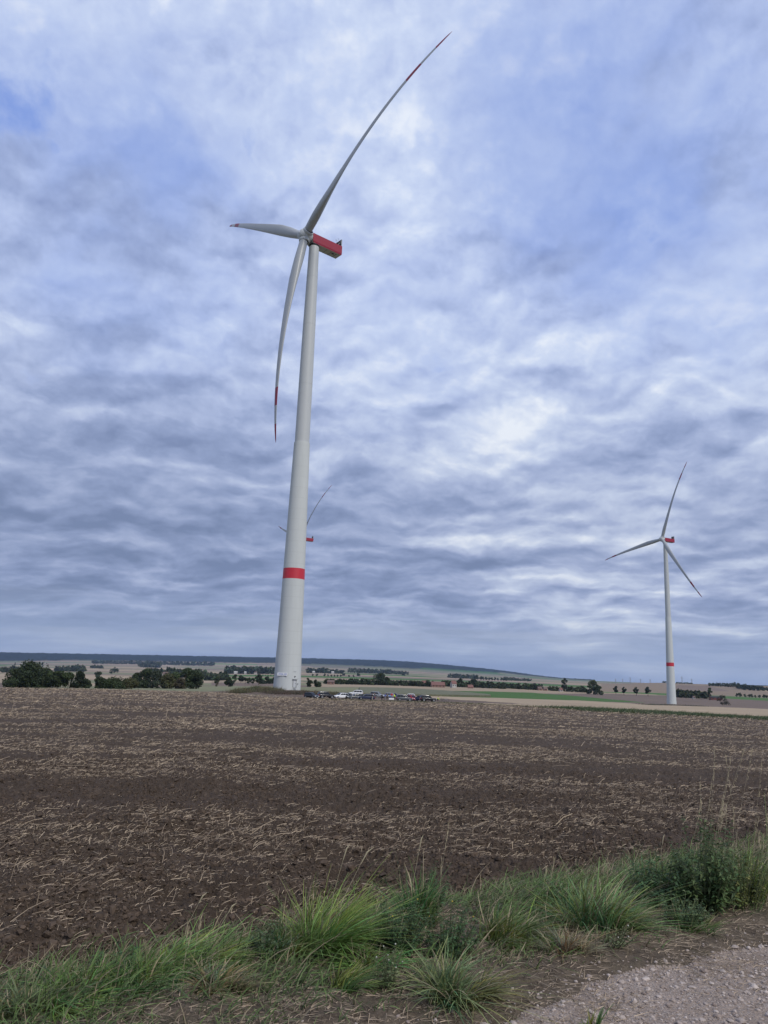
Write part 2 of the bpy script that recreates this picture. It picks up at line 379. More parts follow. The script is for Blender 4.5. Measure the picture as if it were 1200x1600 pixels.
PARCELS = [  # colour, outline by direction of view
 (STUB*1.0, [(480, 1098), (690, 1099), (1240, 1130), (1240, 1109), (1100, 1103.5), (1000, 1100), (900, 1094.5), (770, 1090.3), (690, 1088), (560, 1087), (540, 1090)]),
 (BRN*1.25, [(830, 1083.5), (950, 1084), (1050, 1087.3), (1240, 1097), (1240, 1109.3), (1100, 1103.7), (1030, 1101.5), (960, 1096)]),
 (STUB*.9, [(480, 1068.5), (560, 1068.4), (700, 1072), (800, 1074.5), (900, 1078), (1000, 1081.5), (1060, 1085), (1060, 1087.3), (950, 1084), (830, 1083.6), (760, 1080.5), (690, 1079.2), (560, 1073.5), (480, 1073)]),
 (GRN*1.5, [(690, 1079.2), (760, 1080.3), (830, 1082.2), (900, 1087.5), (960, 1093.2), (1010, 1098), (960, 1096.9), (900, 1094.3), (770, 1090.2), (690, 1088.2)]),
 (PGR*.9, [(365, 1077), (480, 1073.6), (560, 1073.9), (690, 1079.5), (767, 1086.5), (767, 1088.5), (690, 1087), (560, 1086), (470, 1084), (365, 1084)]),
 (GRN*1.7, [(940, 1081.0), (1000, 1082), (1050, 1084), (1240, 1093.2), (1240, 1097), (1050, 1086.8), (1000, 1084), (940, 1082)]),
 (PGR*.95, [(205, 1076), (250, 1073.5), (330, 1072), (440, 1072.5), (440, 1079), (370, 1081.5), (300, 1080), (205, 1079)]),
 (STUB*1.1, [(290, 1081), (365, 1082), (365, 1085), (290, 1083)]),
 (BRN*1.1, [(-40, 1066), (14, 1067), (14, 1076), (-40, 1076)]),
 (STUB*.9, [(-40, 1056), (60, 1057), (60, 1066), (-40, 1066)]),
 (BRN*1.3, [(330, 1066.5), (440, 1067), (440, 1071), (330, 1071)]),
 (STUB*.8, [(330, 1063.5), (440, 1064), (440, 1066.5), (330, 1066.5)]),
 (GRN*1.9, [(310, 1058.5), (440, 1059.5), (440, 1062.5), (310, 1061.5)]),
 (GRN*2.0, [(350, 1048.5), (440, 1049.5), (440, 1053), (350, 1051.5)]),
 (STUB2*.85, [(940, 1068.5), (1040, 1066), (1110, 1066.5), (1190, 1080), (1240, 1086), (1240, 1090), (1050, 1083.5), (940, 1080.5)]),
 (BRN*1.45, [(1060, 1070.5), (1110, 1072), (1140, 1080), (1100, 1080), (1050, 1076)]),
 (FOR*1.0, [(-60, 1000), (600, 1010), (900, 1040), (960, 1060), (900, 1062.8), (850, 1057.5), (780, 1052), (700, 1047), (662, 1044.5), (648, 1046), (600, 1043), (540, 1040), (430, 1037.5), (300, 1035.5), (100, 1033.0), (-60, 1032)]),
]
def rings(r0, r1, kpx, rmaxstep=.012):
    out = [r0]
    while out[-1] < r1:
        r = out[-1]; out.append(r+min(max(r*r/1920*kpx, .004*r), rmaxstep*r))
    out[-1] = r1
    return np.array(out)
def azis(fine_half, step):
    f = np.arange(-fine_half, fine_half+step/2, step)
    c = np.linspace(fine_half, 2*math.pi-fine_half, 90)[1:-1]
    return np.concatenate([f, c]), True
def polar(rr, az):
    Rg, A = np.meshgrid(rr, az, indexing='ij'); return Rg*np.sin(A), Rg*np.cos(A)
def quads(nr, na, wrap=True):
    i = np.arange(nr-1)[:, None]; j = np.arange(na if wrap else na-1)[None, :]; j2 = (j+1) % na
    return np.stack([i*na+j, i*na+j2, (i+1)*na+j2, (i+1)*na+j], -1)  # (nr-1, na, 4)
def strip(F): return F.reshape(-1, 4)

# far land from the edge of the ploughed field to beyond the ridge
az, _ = azis(R(31), R(31)/520)
rr = np.exp(np.linspace(math.log(200), math.log(13500), 460))
X, Y = polar(rr, az); Z = ground(X, Y)
colr = patchwork(X.ravel(), Y.ravel()).reshape(X.shape+(3,))
forest = np.zeros(X.shape, bool)
EDGE_AZ = np.arctan2(X, Y)
for k, (c, pl) in enumerate(PARCELS):
    gp = gpoly(pl)
    m = inpoly(X, Y, gp) if k < len(PARCELS)-1 else None
    if m is None:
        # forested ridge: everything from the foot of the ridge upward
        foot = [at(px, py, 3000) for px, py in pl[4:]]
        fa = np.array([math.atan2(p[0], p[1]) for p in foot]); fr = np.array([math.hypot(p[0], p[1]) for p in foot]); o_ = np.argsort(fa)
        fr_at = np.interp(EDGE_AZ, fa[o_], fr[o_]); m = (np.hypot(X, Y) > np.maximum(fr_at, 5200)) & (EDGE_AZ < raydir(930, 1062)[0])
        m = m | ((np.hypot(X, Y) > 8500) & (EDGE_AZ < raydir(905, 1062)[0])); forest = m
    colr[m] = c
Z = Z + np.where(forest, 12+9*fbm(X/60, Y/60, 3)+6*fbm(X/18, Y/18, 2), 0)
Z = Z + np.where(~forest, .25*fbm(X/25, Y/25, 3)*np.clip((np.hypot(X, Y)-220)/200, 0, 1), 0)
# bare earth pad round the main turbine and in front of it
tb = atr(448, 262.24, 1078); 
dpad = np.hypot((X-tb[0]-12)/60, (Y-tb[1]+25)/36)
nzp = fbm(X/7, Y/7, 3)
padm = (dpad+.25*nzp < 1) & (np.hypot(X, Y) < 300)
colr[padm] = BRN*1.05
F = strip(quads(len(rr), len(az)))
land = npmesh('farmland', np.stack([X, Y, Z], -1).reshape(-1, 3), F, land_mat(), smooth=True, col=colr.reshape(-1, 3))
tag(land, kind='structure')

# ---- near ground: ploughed field, verge, gravel track
def verge_line(pts): return [at(px, py)[:2] for px, py in pts]
FIELD_EDGE = verge_line([(0, 1545), (200, 1505), (420, 1445), (700, 1400), (900, 1375), (1200, 1320)])
TRACK_EDGE = verge_line([(640, 1618), (800, 1580), (930, 1545), (1060, 1508), (1200, 1468)])
def fitline(p):
    p = np.array(p); c = p.mean(0); u, s, vt = np.linalg.svd(p-c); d = vt[0]*np.sign(vt[0][0]); return c, d
fc, fd = fitline(FIELD_EDGE); tcn_, td = fitline(TRACK_EDGE)
def side(c, d, x, y): return -(x-c[0])*d[1]+(y-c[1])*d[0]    # positive: beyond the line, seen from the camera
rr = np.concatenate([np.exp(np.linspace(math.log(.4), math.log(3.2), 14))[:-1], rings(3.2, 200, .85)])
X, Y = polar(rr, az_n := azis(R(38), R(38)/545)[0]); Z = ground(X, Y)
RR = np.hypot(X, Y)
sf = side(fc, fd, X, Y) + .12*fbm(X*1.1, Y*1.1, 3); st = side(tcn_, td, X, Y)+.30*fbm(X*1.3+9, Y*1.3, 4)
fieldm = sf > 0; trackm = st < 0
fade = np.clip(1-(RR-12)/60, .12, 1)
clod = .5-np.abs(perlin(X*6, Y*6))*.8+.42-np.abs(perlin(X*13+3, Y*13))*.75+.30-np.abs(perlin(X*27, Y*27+5))*.5
Zs = .10*fbm(X*.9, Y*.9, 3)+.085*clod*fade*(.6+.8*np.clip(fbm(X*2.2+5, Y*2.2, 2)+.4, 0, 1)) + .02*np.sin((Y*.93+X*.12)*2*np.pi/.75)*fade
Zs = Zs*np.clip(sf/.25, 0, 1) - .02
Zv = .03*fbm(X*2, Y*2, 3)+.015*fbm(X*11, Y*11, 2)+.05*np.clip(sf*-2, 0, 1)*np.clip(st*3, 0, 1)
Zt = .012*fbm(X*3, Y*3, 3)+.008*fbm(X*22, Y*22, 2)
Z = Z + np.where(fieldm, Zs, np.where(trackm, Zt, Zv))
Z[-1] = ground(X[-1], Y[-1])-.02
NG = (X, Y, Z)
V = np.stack([X, Y, Z], -1).reshape(-1, 3); Fq = quads(len(rr), len(az_n))
def zone(mask_v):
    f = Fq.reshape(-1, 4); return mask_v.ravel()[f[:, 0]]
def sub_mesh(name, sel, m_):
    f = Fq.reshape(-1, 4)[sel]; used = np.unique(f); mp = np.full(len(V), -1, dtype=np.int64); mp[used] = np.arange(len(used))
    o = npmesh(name, V[used], mp[f], m_, smooth=True); return tag(o, kind='structure')
def soil_mat():
    m = bpy.data.materials.new('ploughed soil'); m.use_nodes = True; N = NT(m.node_tree); b = N.n['Principled BSDF']
    g = N.node('ShaderNodeNewGeometry'); o = g.outputs['Position']
    n1 = N.noise(o, 9, 6, .65); n2 = N.noise(o, 45, 5, .65); n3 = N.noise(o, .35, 4, .55)
    soil = N.ramp(N.math('ADD', N.math('MULTIPLY', n1, .6), N.math('MULTIPLY', n2, .4)), [(.3, (.041, .029, .021)), (.5, (.080, .058, .042)), (.7, (.145, .108, .080))])
    soil = N.mix(N.smooth(n3, .4, .65, 0, .35), soil, (.095, .072, .062))
    # straw litter too fine and too far to be built blade by blade
    dist = N.vmath('LENGTH', o).outputs['Value']
    band = N.noise(N.vmath('MULTIPLY', o, (.028, .11, 0)).outputs[0], 1, 5, .6, .4)
    sp = N.noise(N.vmath('MULTIPLY', o, (5, 7, 5)).outputs[0], 1.0, 5, .75)
    sp2 = N.noise(N.vmath('MULTIPLY', o, (.5, 1.2, 1)).outputs[0], 1.0, 6, .75)
    amt = N.math('ADD', N.math('ADD', N.smooth(dist, 40, 120, 0, .2), N.math('MULTIPLY', N.math('SUBTRACT', band, .5), .6)), N.math('MULTIPLY', N.math('SUBTRACT', sp2, .5), .5))
    thr = N.math('SUBTRACT', .66, N.math('MULTIPLY', amt, .6))
    f = N.math('MULTIPLY', N.math('MULTIPLY', N.math('SUBTRACT', sp, thr), 9, True), N.smooth(dist, 20, 90, .15, .6))
    c = N.mix(f, soil, (.26, .205, .155))
    N.l.new(c, b.inputs['Base Color']); b.inputs['Roughness'].default_value = .95; b.inputs['Specular IOR Level'].default_value = .15
    bn = N.node('ShaderNodeBump', {'Height': N.math('ADD', n2, N.math('MULTIPLY', n1, .6)), 'Strength': 1.0, 'Distance': .045}); N.l.new(bn.outputs[0], b.inputs['Normal'])
    return m
def verge_mat():
    m = bpy.data.materials.new('verge earth'); m.use_nodes = True; N = NT(m.node_tree); b = N.n['Principled BSDF']
    o = N.node('ShaderNodeNewGeometry').outputs['Position']
    n1 = N.noise(o, 6, 6, .7); n2 = N.noise(o, 60, 5, .7); n3 = N.noise(o, 1.4, 4, .6)
    c = N.ramp(N.math('ADD', N.math('MULTIPLY', n1, .5), N.math('MULTIPLY', n2, .5)), [(.32, (.045, .034, .026)), (.5, (.10, .078, .057)), (.68, (.185, .15, .11))])
    c = N.mix(N.smooth(n3, .5, .68, 0, .4), c, (.05, .06, .028))
    N.l.new(c, b.inputs['Base Color']); b.inputs['Roughness'].default_value = .95; b.inputs['Specular IOR Level'].default_value = .15
    bn = N.node('ShaderNodeBump', {'Height': n2, 'Strength': .8, 'Distance': .015}); N.l.new(bn.outputs[0], b.inputs['Normal'])
    return m
def gravel_mat():
    m = bpy.data.materials.new('gravel dust'); m.use_nodes = True; N = NT(m.node_tree); b = N.n['Principled BSDF']
    o = N.node('ShaderNodeNewGeometry').outputs['Position']
    n1 = N.noise(o, 5, 6, .7); n2 = N.noise(o, 90, 5, .7)
    vo = N.node('ShaderNodeTexVoronoi', {'Vector': o, 'Scale': 70.0, 'Randomness': 1.0}, feature='F1')
    gcol = N.ramp(N.math('ADD', N.math('MULTIPLY', n1, .55), N.math('MULTIPLY', n2, .45)), [(.32, (.17, .130, .105)), (.5, (.285, .225, .186)), (.7, (.38, .31, .265))])
    st_ = N.ramp(N.node('ShaderNodeSeparateXYZ', {0: vo.outputs['Color']}).outputs[0], [(0, (.17, .145, .13)), (.6, (.30, .26, .235)), (1, (.44, .40, .37))])
    c = N.mix(N.smooth(vo.outputs['Distance'], .55, .3, 0, .7), gcol, st_)
    c = N.mix(N.smooth(N.noise(o, 1.7, 5, .65), .45, .65, 0, .6), c, (.19, .145, .112))
    N.l.new(c, b.inputs['Base Color']); b.inputs['Roughness'].default_value = .92; b.inputs['Specular IOR Level'].default_value = .2
    bn = N.node('ShaderNodeBump', {'Height': N.math('SUBTRACT', n2, vo.outputs['Distance']), 'Strength': .7, 'Distance': .012}); N.l.new(bn.outputs[0], b.inputs['Normal'])
    return m
zf = zone(fieldm); zt = zone(trackm & ~fieldm)
sub_mesh('ploughed_field', zf, soil_mat()); sub_mesh('gravel_track', zt, gravel_mat()); sub_mesh('grass_verge', ~zf & ~zt, verge_mat())

# lookup of near ground height including relief
def near_z(x, y):
    x = np.asarray(x); y = np.asarray(y); r = np.hypot(x, y); th = np.arctan2(x, y)
    ri = np.clip(np.searchsorted(rr, r)-1, 0, len(rr)-2); nf = 2*545+1
    tj = np.clip(((th+R(38))/(R(38)/545)), 0, nf-1.001); tj0 = tj.astype(int); tf = tj-tj0; rf = np.clip((r-rr[ri])/(rr[ri+1]-rr[ri]), 0, 1)
    z = NG[2]
    return (z[ri, tj0]*(1-rf)+z[ri+1, tj0]*rf)*(1-tf)+(z[ri, tj0+1]*(1-rf)+z[ri+1, tj0+1]*rf)*tf

# ------------------------------------------------------------------ ribbons: straw, grass blades
def ribbons(base, d0, length, width, curl, nseg, tilt_dir, base_col, tip_col, flat=False):
    """base (n,3), d0 unit dirs (n,3), curl vectors (n,3): bending added with s^2; returns V, F, C"""
    n = len(base); s = np.linspace(0, 1, nseg+1)
    P_ = base[:, None, :]+d0[:, None, :]*(length[:, None, None]*s[None, :, None])+curl[:, None, :]*(s[None, :, None]**2)*length[:, None, None]
    side_ = tilt_dir/np.linalg.norm(tilt_dir, axis=1, keepdims=True)
    w = (width[:, None]*(1-.85*s[None, :]**1.6))[:, :, None] if not flat else (width[:, None]*np.ones_like(s)[None, :])[:, :, None]
    L_ = P_-side_[:, None, :]*w/2; R_ = P_+side_[:, None, :]*w/2
    V = np.stack([L_, R_], 2).reshape(n, (nseg+1)*2, 3)
    k = np.arange(nseg); f = np.stack([2*k, 2*k+1, 2*k+3, 2*k+2], -1)
    F = (f[None]+(np.arange(n)*(nseg+1)*2)[:, None, None]).reshape(-1, 4)
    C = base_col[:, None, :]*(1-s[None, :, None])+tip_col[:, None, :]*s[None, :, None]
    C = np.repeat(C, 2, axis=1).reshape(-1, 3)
    return V.reshape(-1, 3), F, C

def straw_layer():
    Vs, Fs, Cs = [], [], []; off = 0
    for (ra, rb, dens_, wid, ln) in [(4.5, 9, 560, .0029, .044), (9, 16, 430, .0040, .047), (16, 28, 190, .0065, .068), (28, 50, 60, .011, .09), (50, 95, 15, .020, .13), (95, 205, 3.6, .042, .24)]:
        hw = R(37) if ra < 28 else R(33); area = .5*(rb*rb-ra*ra)*2*hw; n = int(area*dens_*1.7)
        r = np.sqrt(RNG.uniform(ra*ra, rb*rb, n)); th = RNG.uniform(-hw, hw, n); x = r*np.sin(th); y = r*np.cos(th)
        keep = side(fc, fd, x, y)+.1*fbm(x*1.1, y*1.1, 3) > .12
        q = fbm(x*.09+y*.03+4.3, y*.30, 3)*1.5+.35*fbm(x*1.3, y*1.3, 2)+.25*np.exp(-((x+2.6)/1.9)**2-((y-7.6)/1.5)**2)
        keep &= RNG.uniform(0, 1, n) < np.clip(.27+1.8*q, .03, 1)
        x, y = x[keep], y[keep]; n = len(x)
        if ra >= 28: z = ground(x, y)+.05
        else: z = near_z(x, y)
        a = RNG.uniform(0, 2*np.pi, n); el = np.abs(RNG.normal(0, .5, n)); st_up = RNG.uniform(0, 1, n) < .06; el = np.where(st_up, RNG.uniform(.6, 1.4, n), el)
        d = np.stack([np.cos(a)*np.cos(el), np.sin(a)*np.cos(el), np.sin(el)], -1)
        ln_ = ln*RNG.lognormal(-.15, .68, n); w = wid*RNG.uniform(.5, 1.8, n)
        cu = np.stack([RNG.normal(0, .12, n), RNG.normal(0, .12, n), -np.sin(el)*.5], -1)
        sd_ = np.stack([-np.sin(a), np.cos(a), RNG.uniform(.2, 1.6, n)], -1)
        tone = RNG.uniform(0, 1, n)[:, None]
        c = np.array([.43, .34, .235])*tone+np.array([.19, .14, .10])*(1-tone)
        c = c*np.where(RNG.uniform(0, 1, n) < .12, 1.3, 1.0)[:, None]
        v, f, cc = ribbons(np.stack([x, y, z+.012], -1), d, ln_, w, cu, 2, sd_, c, c, True)
        Vs.append(v); Fs.append(f+off); Cs.append(cc); off += len(v)
    o = npmesh('straw', np.concatenate(Vs), np.concatenate(Fs), M_straw, col=np.concatenate(Cs))
    tag(o, 'broken pale straw scattered over the dark ploughed soil', 'straw', kind='stuff')
straw_layer()

def rocks(name, x, y, z, size, mat_, cols, label, cat, squash=.65, jit=.25, sub=True):
    t = (1+5**.5)/2
    b = np.array([(-1, t, 0), (1, t, 0), (-1, -t, 0), (1, -t, 0), (0, -1, t), (0, 1, t), (0, -1, -t), (0, 1, -t), (t, 0, -1), (t, 0, 1), (-t, 0, -1), (-t, 0, 1)]); b /= np.linalg.norm(b[0])
    f = np.array([(0, 11, 5), (0, 5, 1), (0, 1, 7), (0, 7, 10), (0, 10, 11), (1, 5, 9), (5, 11, 4), (11, 10, 2), (10, 7, 6), (7, 1, 8), (3, 9, 4), (3, 4, 2), (3, 2, 6), (3, 6, 8), (3, 8, 9), (4, 9, 5), (2, 4, 11), (6, 2, 10), (8, 6, 7), (9, 8, 1)])
    # one subdivision
    mid = {}; vv = [tuple(p) for p in b]; nf = []
    def m_(i, j):
        k = (min(i, j), max(i, j))
        if k not in mid:
            p = (np.array(vv[i])+np.array(vv[j])); p /= np.linalg.norm(p); vv.append(tuple(p)); mid[k] = len(vv)-1
        return mid[k]
    for a, b2, c in f:
        ab, bc, ca = m_(a, b2), m_(b2, c), m_(c, a); nf += [(a, ab, ca), (b2, bc, ab), (c, ca, bc), (ab, bc, ca)]
    if sub: b = np.array(vv); f = np.array(nf)
    n = len(x); nb = len(b)
    sc = size[:, None, None]*(1+RNG.normal(0, jit*.45, (n, nb, 1)))
    ax = RNG.uniform(.7, 1.3, (n, 1, 3)); ax[:, :, 2] *= squash
    a = RNG.uniform(0, 2*np.pi, n); ca, sa = np.cos(a)[:, None], np.sin(a)[:, None]
    P_ = b[None]*sc*ax; px_ = P_[:, :, 0]*ca-P_[:, :, 1]*sa; py_ = P_[:, :, 0]*sa+P_[:, :, 1]*ca
    V_ = np.stack([px_+x[:, None], py_+y[:, None], P_[:, :, 2]+z[:, None]], -1).reshape(-1, 3)
    F_ = (f[None]+(np.arange(n)*nb)[:, None, None]).reshape(-1, 3)
    o = npmesh(name, V_, F_, mat_, col=np.repeat(cols, nb, axis=0)); return tag(o, label, cat, kind='stuff')
M_stone = tintmat('stone', .85, 0, .3, .2, 40)
M_clod = tintmat('soil clods', .95, 0, .1, .3, 30)
# gravel
n = 46000; x = RNG.uniform(-1.5, 5.5, n); y = RNG.uniform(3.2, 8.5, n)
st_ = side(tcn_, td, x, y); keep = (st_+.30*fbm(x*1.3+9, y*1.3, 4) < .02+RNG.normal(0, .12, n)) & (np.abs(np.arctan2(x, y)) < R(37)); x, y = x[keep], y[keep]
sz = .0058*RNG.lognormal(0, .5, len(x)); sz = np.clip(sz, .003, .028)
tone = RNG.uniform(0, 1, len(x))[:, None]; c = np.array([.42, .36, .32])*tone+np.array([.20, .155, .130])*(1-tone)
rocks('gravel', x, y, near_z(x, y)+sz*.2, sz, M_stone, c, 'loose grey and beige gravel on the track', 'gravel')
# clods
n = 185000; r = 4.6+(19-4.6)*RNG.uniform(0, 1, n)**1.5; th = RNG.uniform(-R(37), R(37), n); x = r*np.sin(th); y = r*np.cos(th)
keep = (side(fc, fd, x, y) > .0) & (RNG.uniform(0, 1, n) < np.clip(.55+1.2*fbm(x*1.2, y*1.2, 2), .1, 1)); x, y = x[keep], y[keep]
sz = np.clip(.0098*RNG.lognormal(0, .5, len(x)), .004, .042); tone = RNG.uniform(.7, 1.3, len(x))[:, None]
rocks('soil_clods', x, y, near_z(x, y)+sz*.15, sz, M_clod, np.array([.074, .054, .040])*tone, 'dark crumbly clods on the ploughed soil', 'soil', .75, .5, False)

# ------------------------------------------------------------------ haze (built after the land it needs)
def haze():
    m = bpy.data.materials.new('haze'); m.use_nodes = True; N = NT(m.node_tree); N.n.clear()
    pv = N.node('ShaderNodeVolumePrincipled', {'Color': (.50, .67, 1.0, 1), 'Density': HAZE, 'Anisotropy': .2})
    out = N.node('ShaderNodeOutputMaterial'); N.l.new(pv.outputs[0], out.inputs['Volume'])
    zmin, zmax = -60.0, 290.0
    b = MB().box((0, 0, (zmin+zmax)/2), (28000, 28000, zmax-zmin)); o = b.build('haze', m); tag(o, kind='stuff')
HAZE = 3.4e-5

# ------------------------------------------------------------------ wind turbines
HUB_H, BL, OVER, TILT = 164.0, 82.6, 4.3, 0.0998
def tower_mat(concrete):
    m = bpy.data.materials.new('tower concrete' if concrete else 'tower steel'); m.use_nodes = True; N = NT(m.node_tree); b = N.n['Principled BSDF']
    o = N.node('ShaderNodeTexCoord').outputs['Object']; s = N.node('ShaderNodeSeparateXYZ', {0: o})
    n1 = N.noise(N.vmath('MULTIPLY', o, (.5, .5, .08)).outputs[0], 1, 6, .6); n2 = N.noise(N.vmath('MULTIPLY', o, (1.6, 1.6, .05)).outputs[0], 1, 5, .6)
    if concrete: base = N.mix(n1, (.44, .465, .465), (.51, .535, .53))
    else: base = N.mix(n1, (.41, .43, .44), (.455, .475, .48))
    per = 3.8 if concrete else 22.0
    fz = N.math('FRACT', N.math('DIVIDE', s.outputs[2], per)); idx = N.math('FLOOR', N.math('DIVIDE', s.outputs[2], per))
    seam = N.math('LESS_THAN', N.math('MULTIPLY', fz, per), .07)
    tone = N.node('ShaderNodeTexWhiteNoise', {'W': idx}, noise_dimensions='1D').outputs[0]
    c = N.mix(N.math('MULTIPLY', seam, .35 if concrete else .12), base, (.25, .26, .26))
    if concrete:
        ang = N.math('ARCTAN2', s.outputs[1], s.outputs[0]); a2 = N.math('FRACT', N.math('ADD', N.math('MULTIPLY', ang, 3/(2*math.pi)), N.math('MULTIPLY', N.math('MODULO', idx, 2), .1)))
        vs = N.math('LESS_THAN', a2, .0065); c = N.mix(N.math('MULTIPLY', vs, .35), c, (.25, .26, .26))
    c = N.mix(N.math('MULTIPLY', tone, .07), c, (.42, .44, .43))
    c = N.mix(N.smooth(n2, .52, .75, 0, .16), c, (.34, .35, .33))
    N.l.new(c, b.inputs['Base Color']); b.inputs['Roughness'].default_value = .8 if concrete else .45; b.inputs['Specular IOR Level'].default_value = .25
    return m
M_conc, M_steel = tower_mat(True), tower_mat(False)
M_red = mat('signal red', (.46, .018, .035), .5, noise=.12, nscale=.6)
M_bred = mat('blade red', (.22, .012, .032), .5)
M_nred = mat('nacelle red', (.25, .007, .026), .45, noise=.1, nscale=.5)
M_blade = mat('blade white', (.33, .345, .355), .42, noise=.06, nscale=.4)
M_hub = mat('hub grey', (.42, .44, .45), .45, noise=.06, nscale=.8)
M_under = mat('nacelle underside', (.36, .36, .33), .6, noise=.12, nscale=1.5)
M_dark = mat('dark metal', (.012, .013, .015), .8, spec=.2)
M_grey = mat('grey metal', (.3, .31, .32), .5, metal=.3)
M_white = mat('white paint', (.75, .76, .76), .5)
M_blue = mat('blue lettering', (.03, .08, .35), .5)
# tower radius by height
TR = [(0, 4.55), (8, 4.32), (20, 4.05), (36.6, 3.74), (40.2, 3.67), (60, 3.28), (78, 2.93), (85, 2.78)]
TS = [(85.0, 2.58), (110, 2.45), (130, 2.28), (150, 2.02), (161.6, 1.86)]
def trad(h):
    a = TR if h <= 85 else TS; return float(np.interp(h, [p[0] for p in a], [p[1] for p in a]))
def blade_mesh(r_a, r_b, c_, b_, e_, sw, n=60, ns=20, grow=1.0):
    # local frame: z along the blade, y upwind, x in the rotor plane towards the trailing side
    rs = np.linspace(r_a, r_b, n); V = []
    xk = [0, .025, .06, .13, .22, .35, .5, .7, .85, .95, .985, 1.0]
    ck = [3.0, 3.0, 3.15, 3.9, 4.25, 3.55, 2.75, 1.95, 1.45, 1.0, .6, .12]
    tk = [1.0, 1.0, .92, .62, .42, .32, .27, .23, .21, .2, .2, .2]
    wk = [0, 0, 14, 15, 13, 9.5, 6, 2.5, 0, -1, -1, -1]
    ok = [.5, .5, .48, .40, .34, .32, .31, .30, .30, .35, .45, .5]   # pitch axis as a share of the chord
    for r in rs:
        q = r/BL; ch = np.interp(q, xk, ck)*grow; th = np.interp(q, xk, tk); tw = R(np.interp(q, xk, wk)+2); ax = np.interp(q, xk, ok)
        up = (c_*q-b_*q*q-e_*q**3)*BL; sx_ = sw*BL*q*(1-q)
        cb = np.clip((th-.3)/.7, 0, 1)
        for k in range(ns):
            a = 2*math.pi*k/ns; xc = .5+.5*math.cos(a)
            circ = .5*math.sin(a)
            sg = 1 if math.sin(a) >= 0 else -1
            xx = min(max(xc, 0), 1)
            air = 5*th*(.2969*math.sqrt(xx)-.126*xx-.3516*xx**2+.2843*xx**3-.1036*xx**4)*sg
            yy = (circ*cb+air*(1-cb)) if th < 1 else circ
            X_ = (xc-ax)*ch; Y_ = yy*ch
            V.append((sx_+X_*math.cos(tw)-Y_*math.sin(tw), up+X_*math.sin(tw)*1.0+Y_*math.cos(tw), r))
    fs = []
    for i in range(n-1):
        for k in range(ns): fs.append((i*ns+k, i*ns+(k+1) % ns, (i+1)*ns+(k+1) % ns, (i+1)*ns+k))
    if r_b >= BL*.999: fs.append(tuple((n-1)*ns+k for k in range(ns)))
    mb = MB(); mb.add(V, fs); return mb
def text_mesh(txt, size, m_, parent, name, extrude=.01):
    cu = bpy.data.curves.new(name, 'FONT'); cu.body = txt; cu.size = size; cu.align_x = 'CENTER'; cu.align_y = 'CENTER'; cu.extrude = extrude
    to = bpy.data.objects.new(name, cu); COL.objects.link(to); dg = bpy.context.evaluated_depsgraph_get(); me = bpy.data.meshes.new_from_object(to.evaluated_get(dg))
    bpy.data.objects.remove(to); me.materials.clear(); me.materials.append(m_)
    o = bpy.data.objects.new(name, me); COL.objects.link(o); o.parent = parent; return o
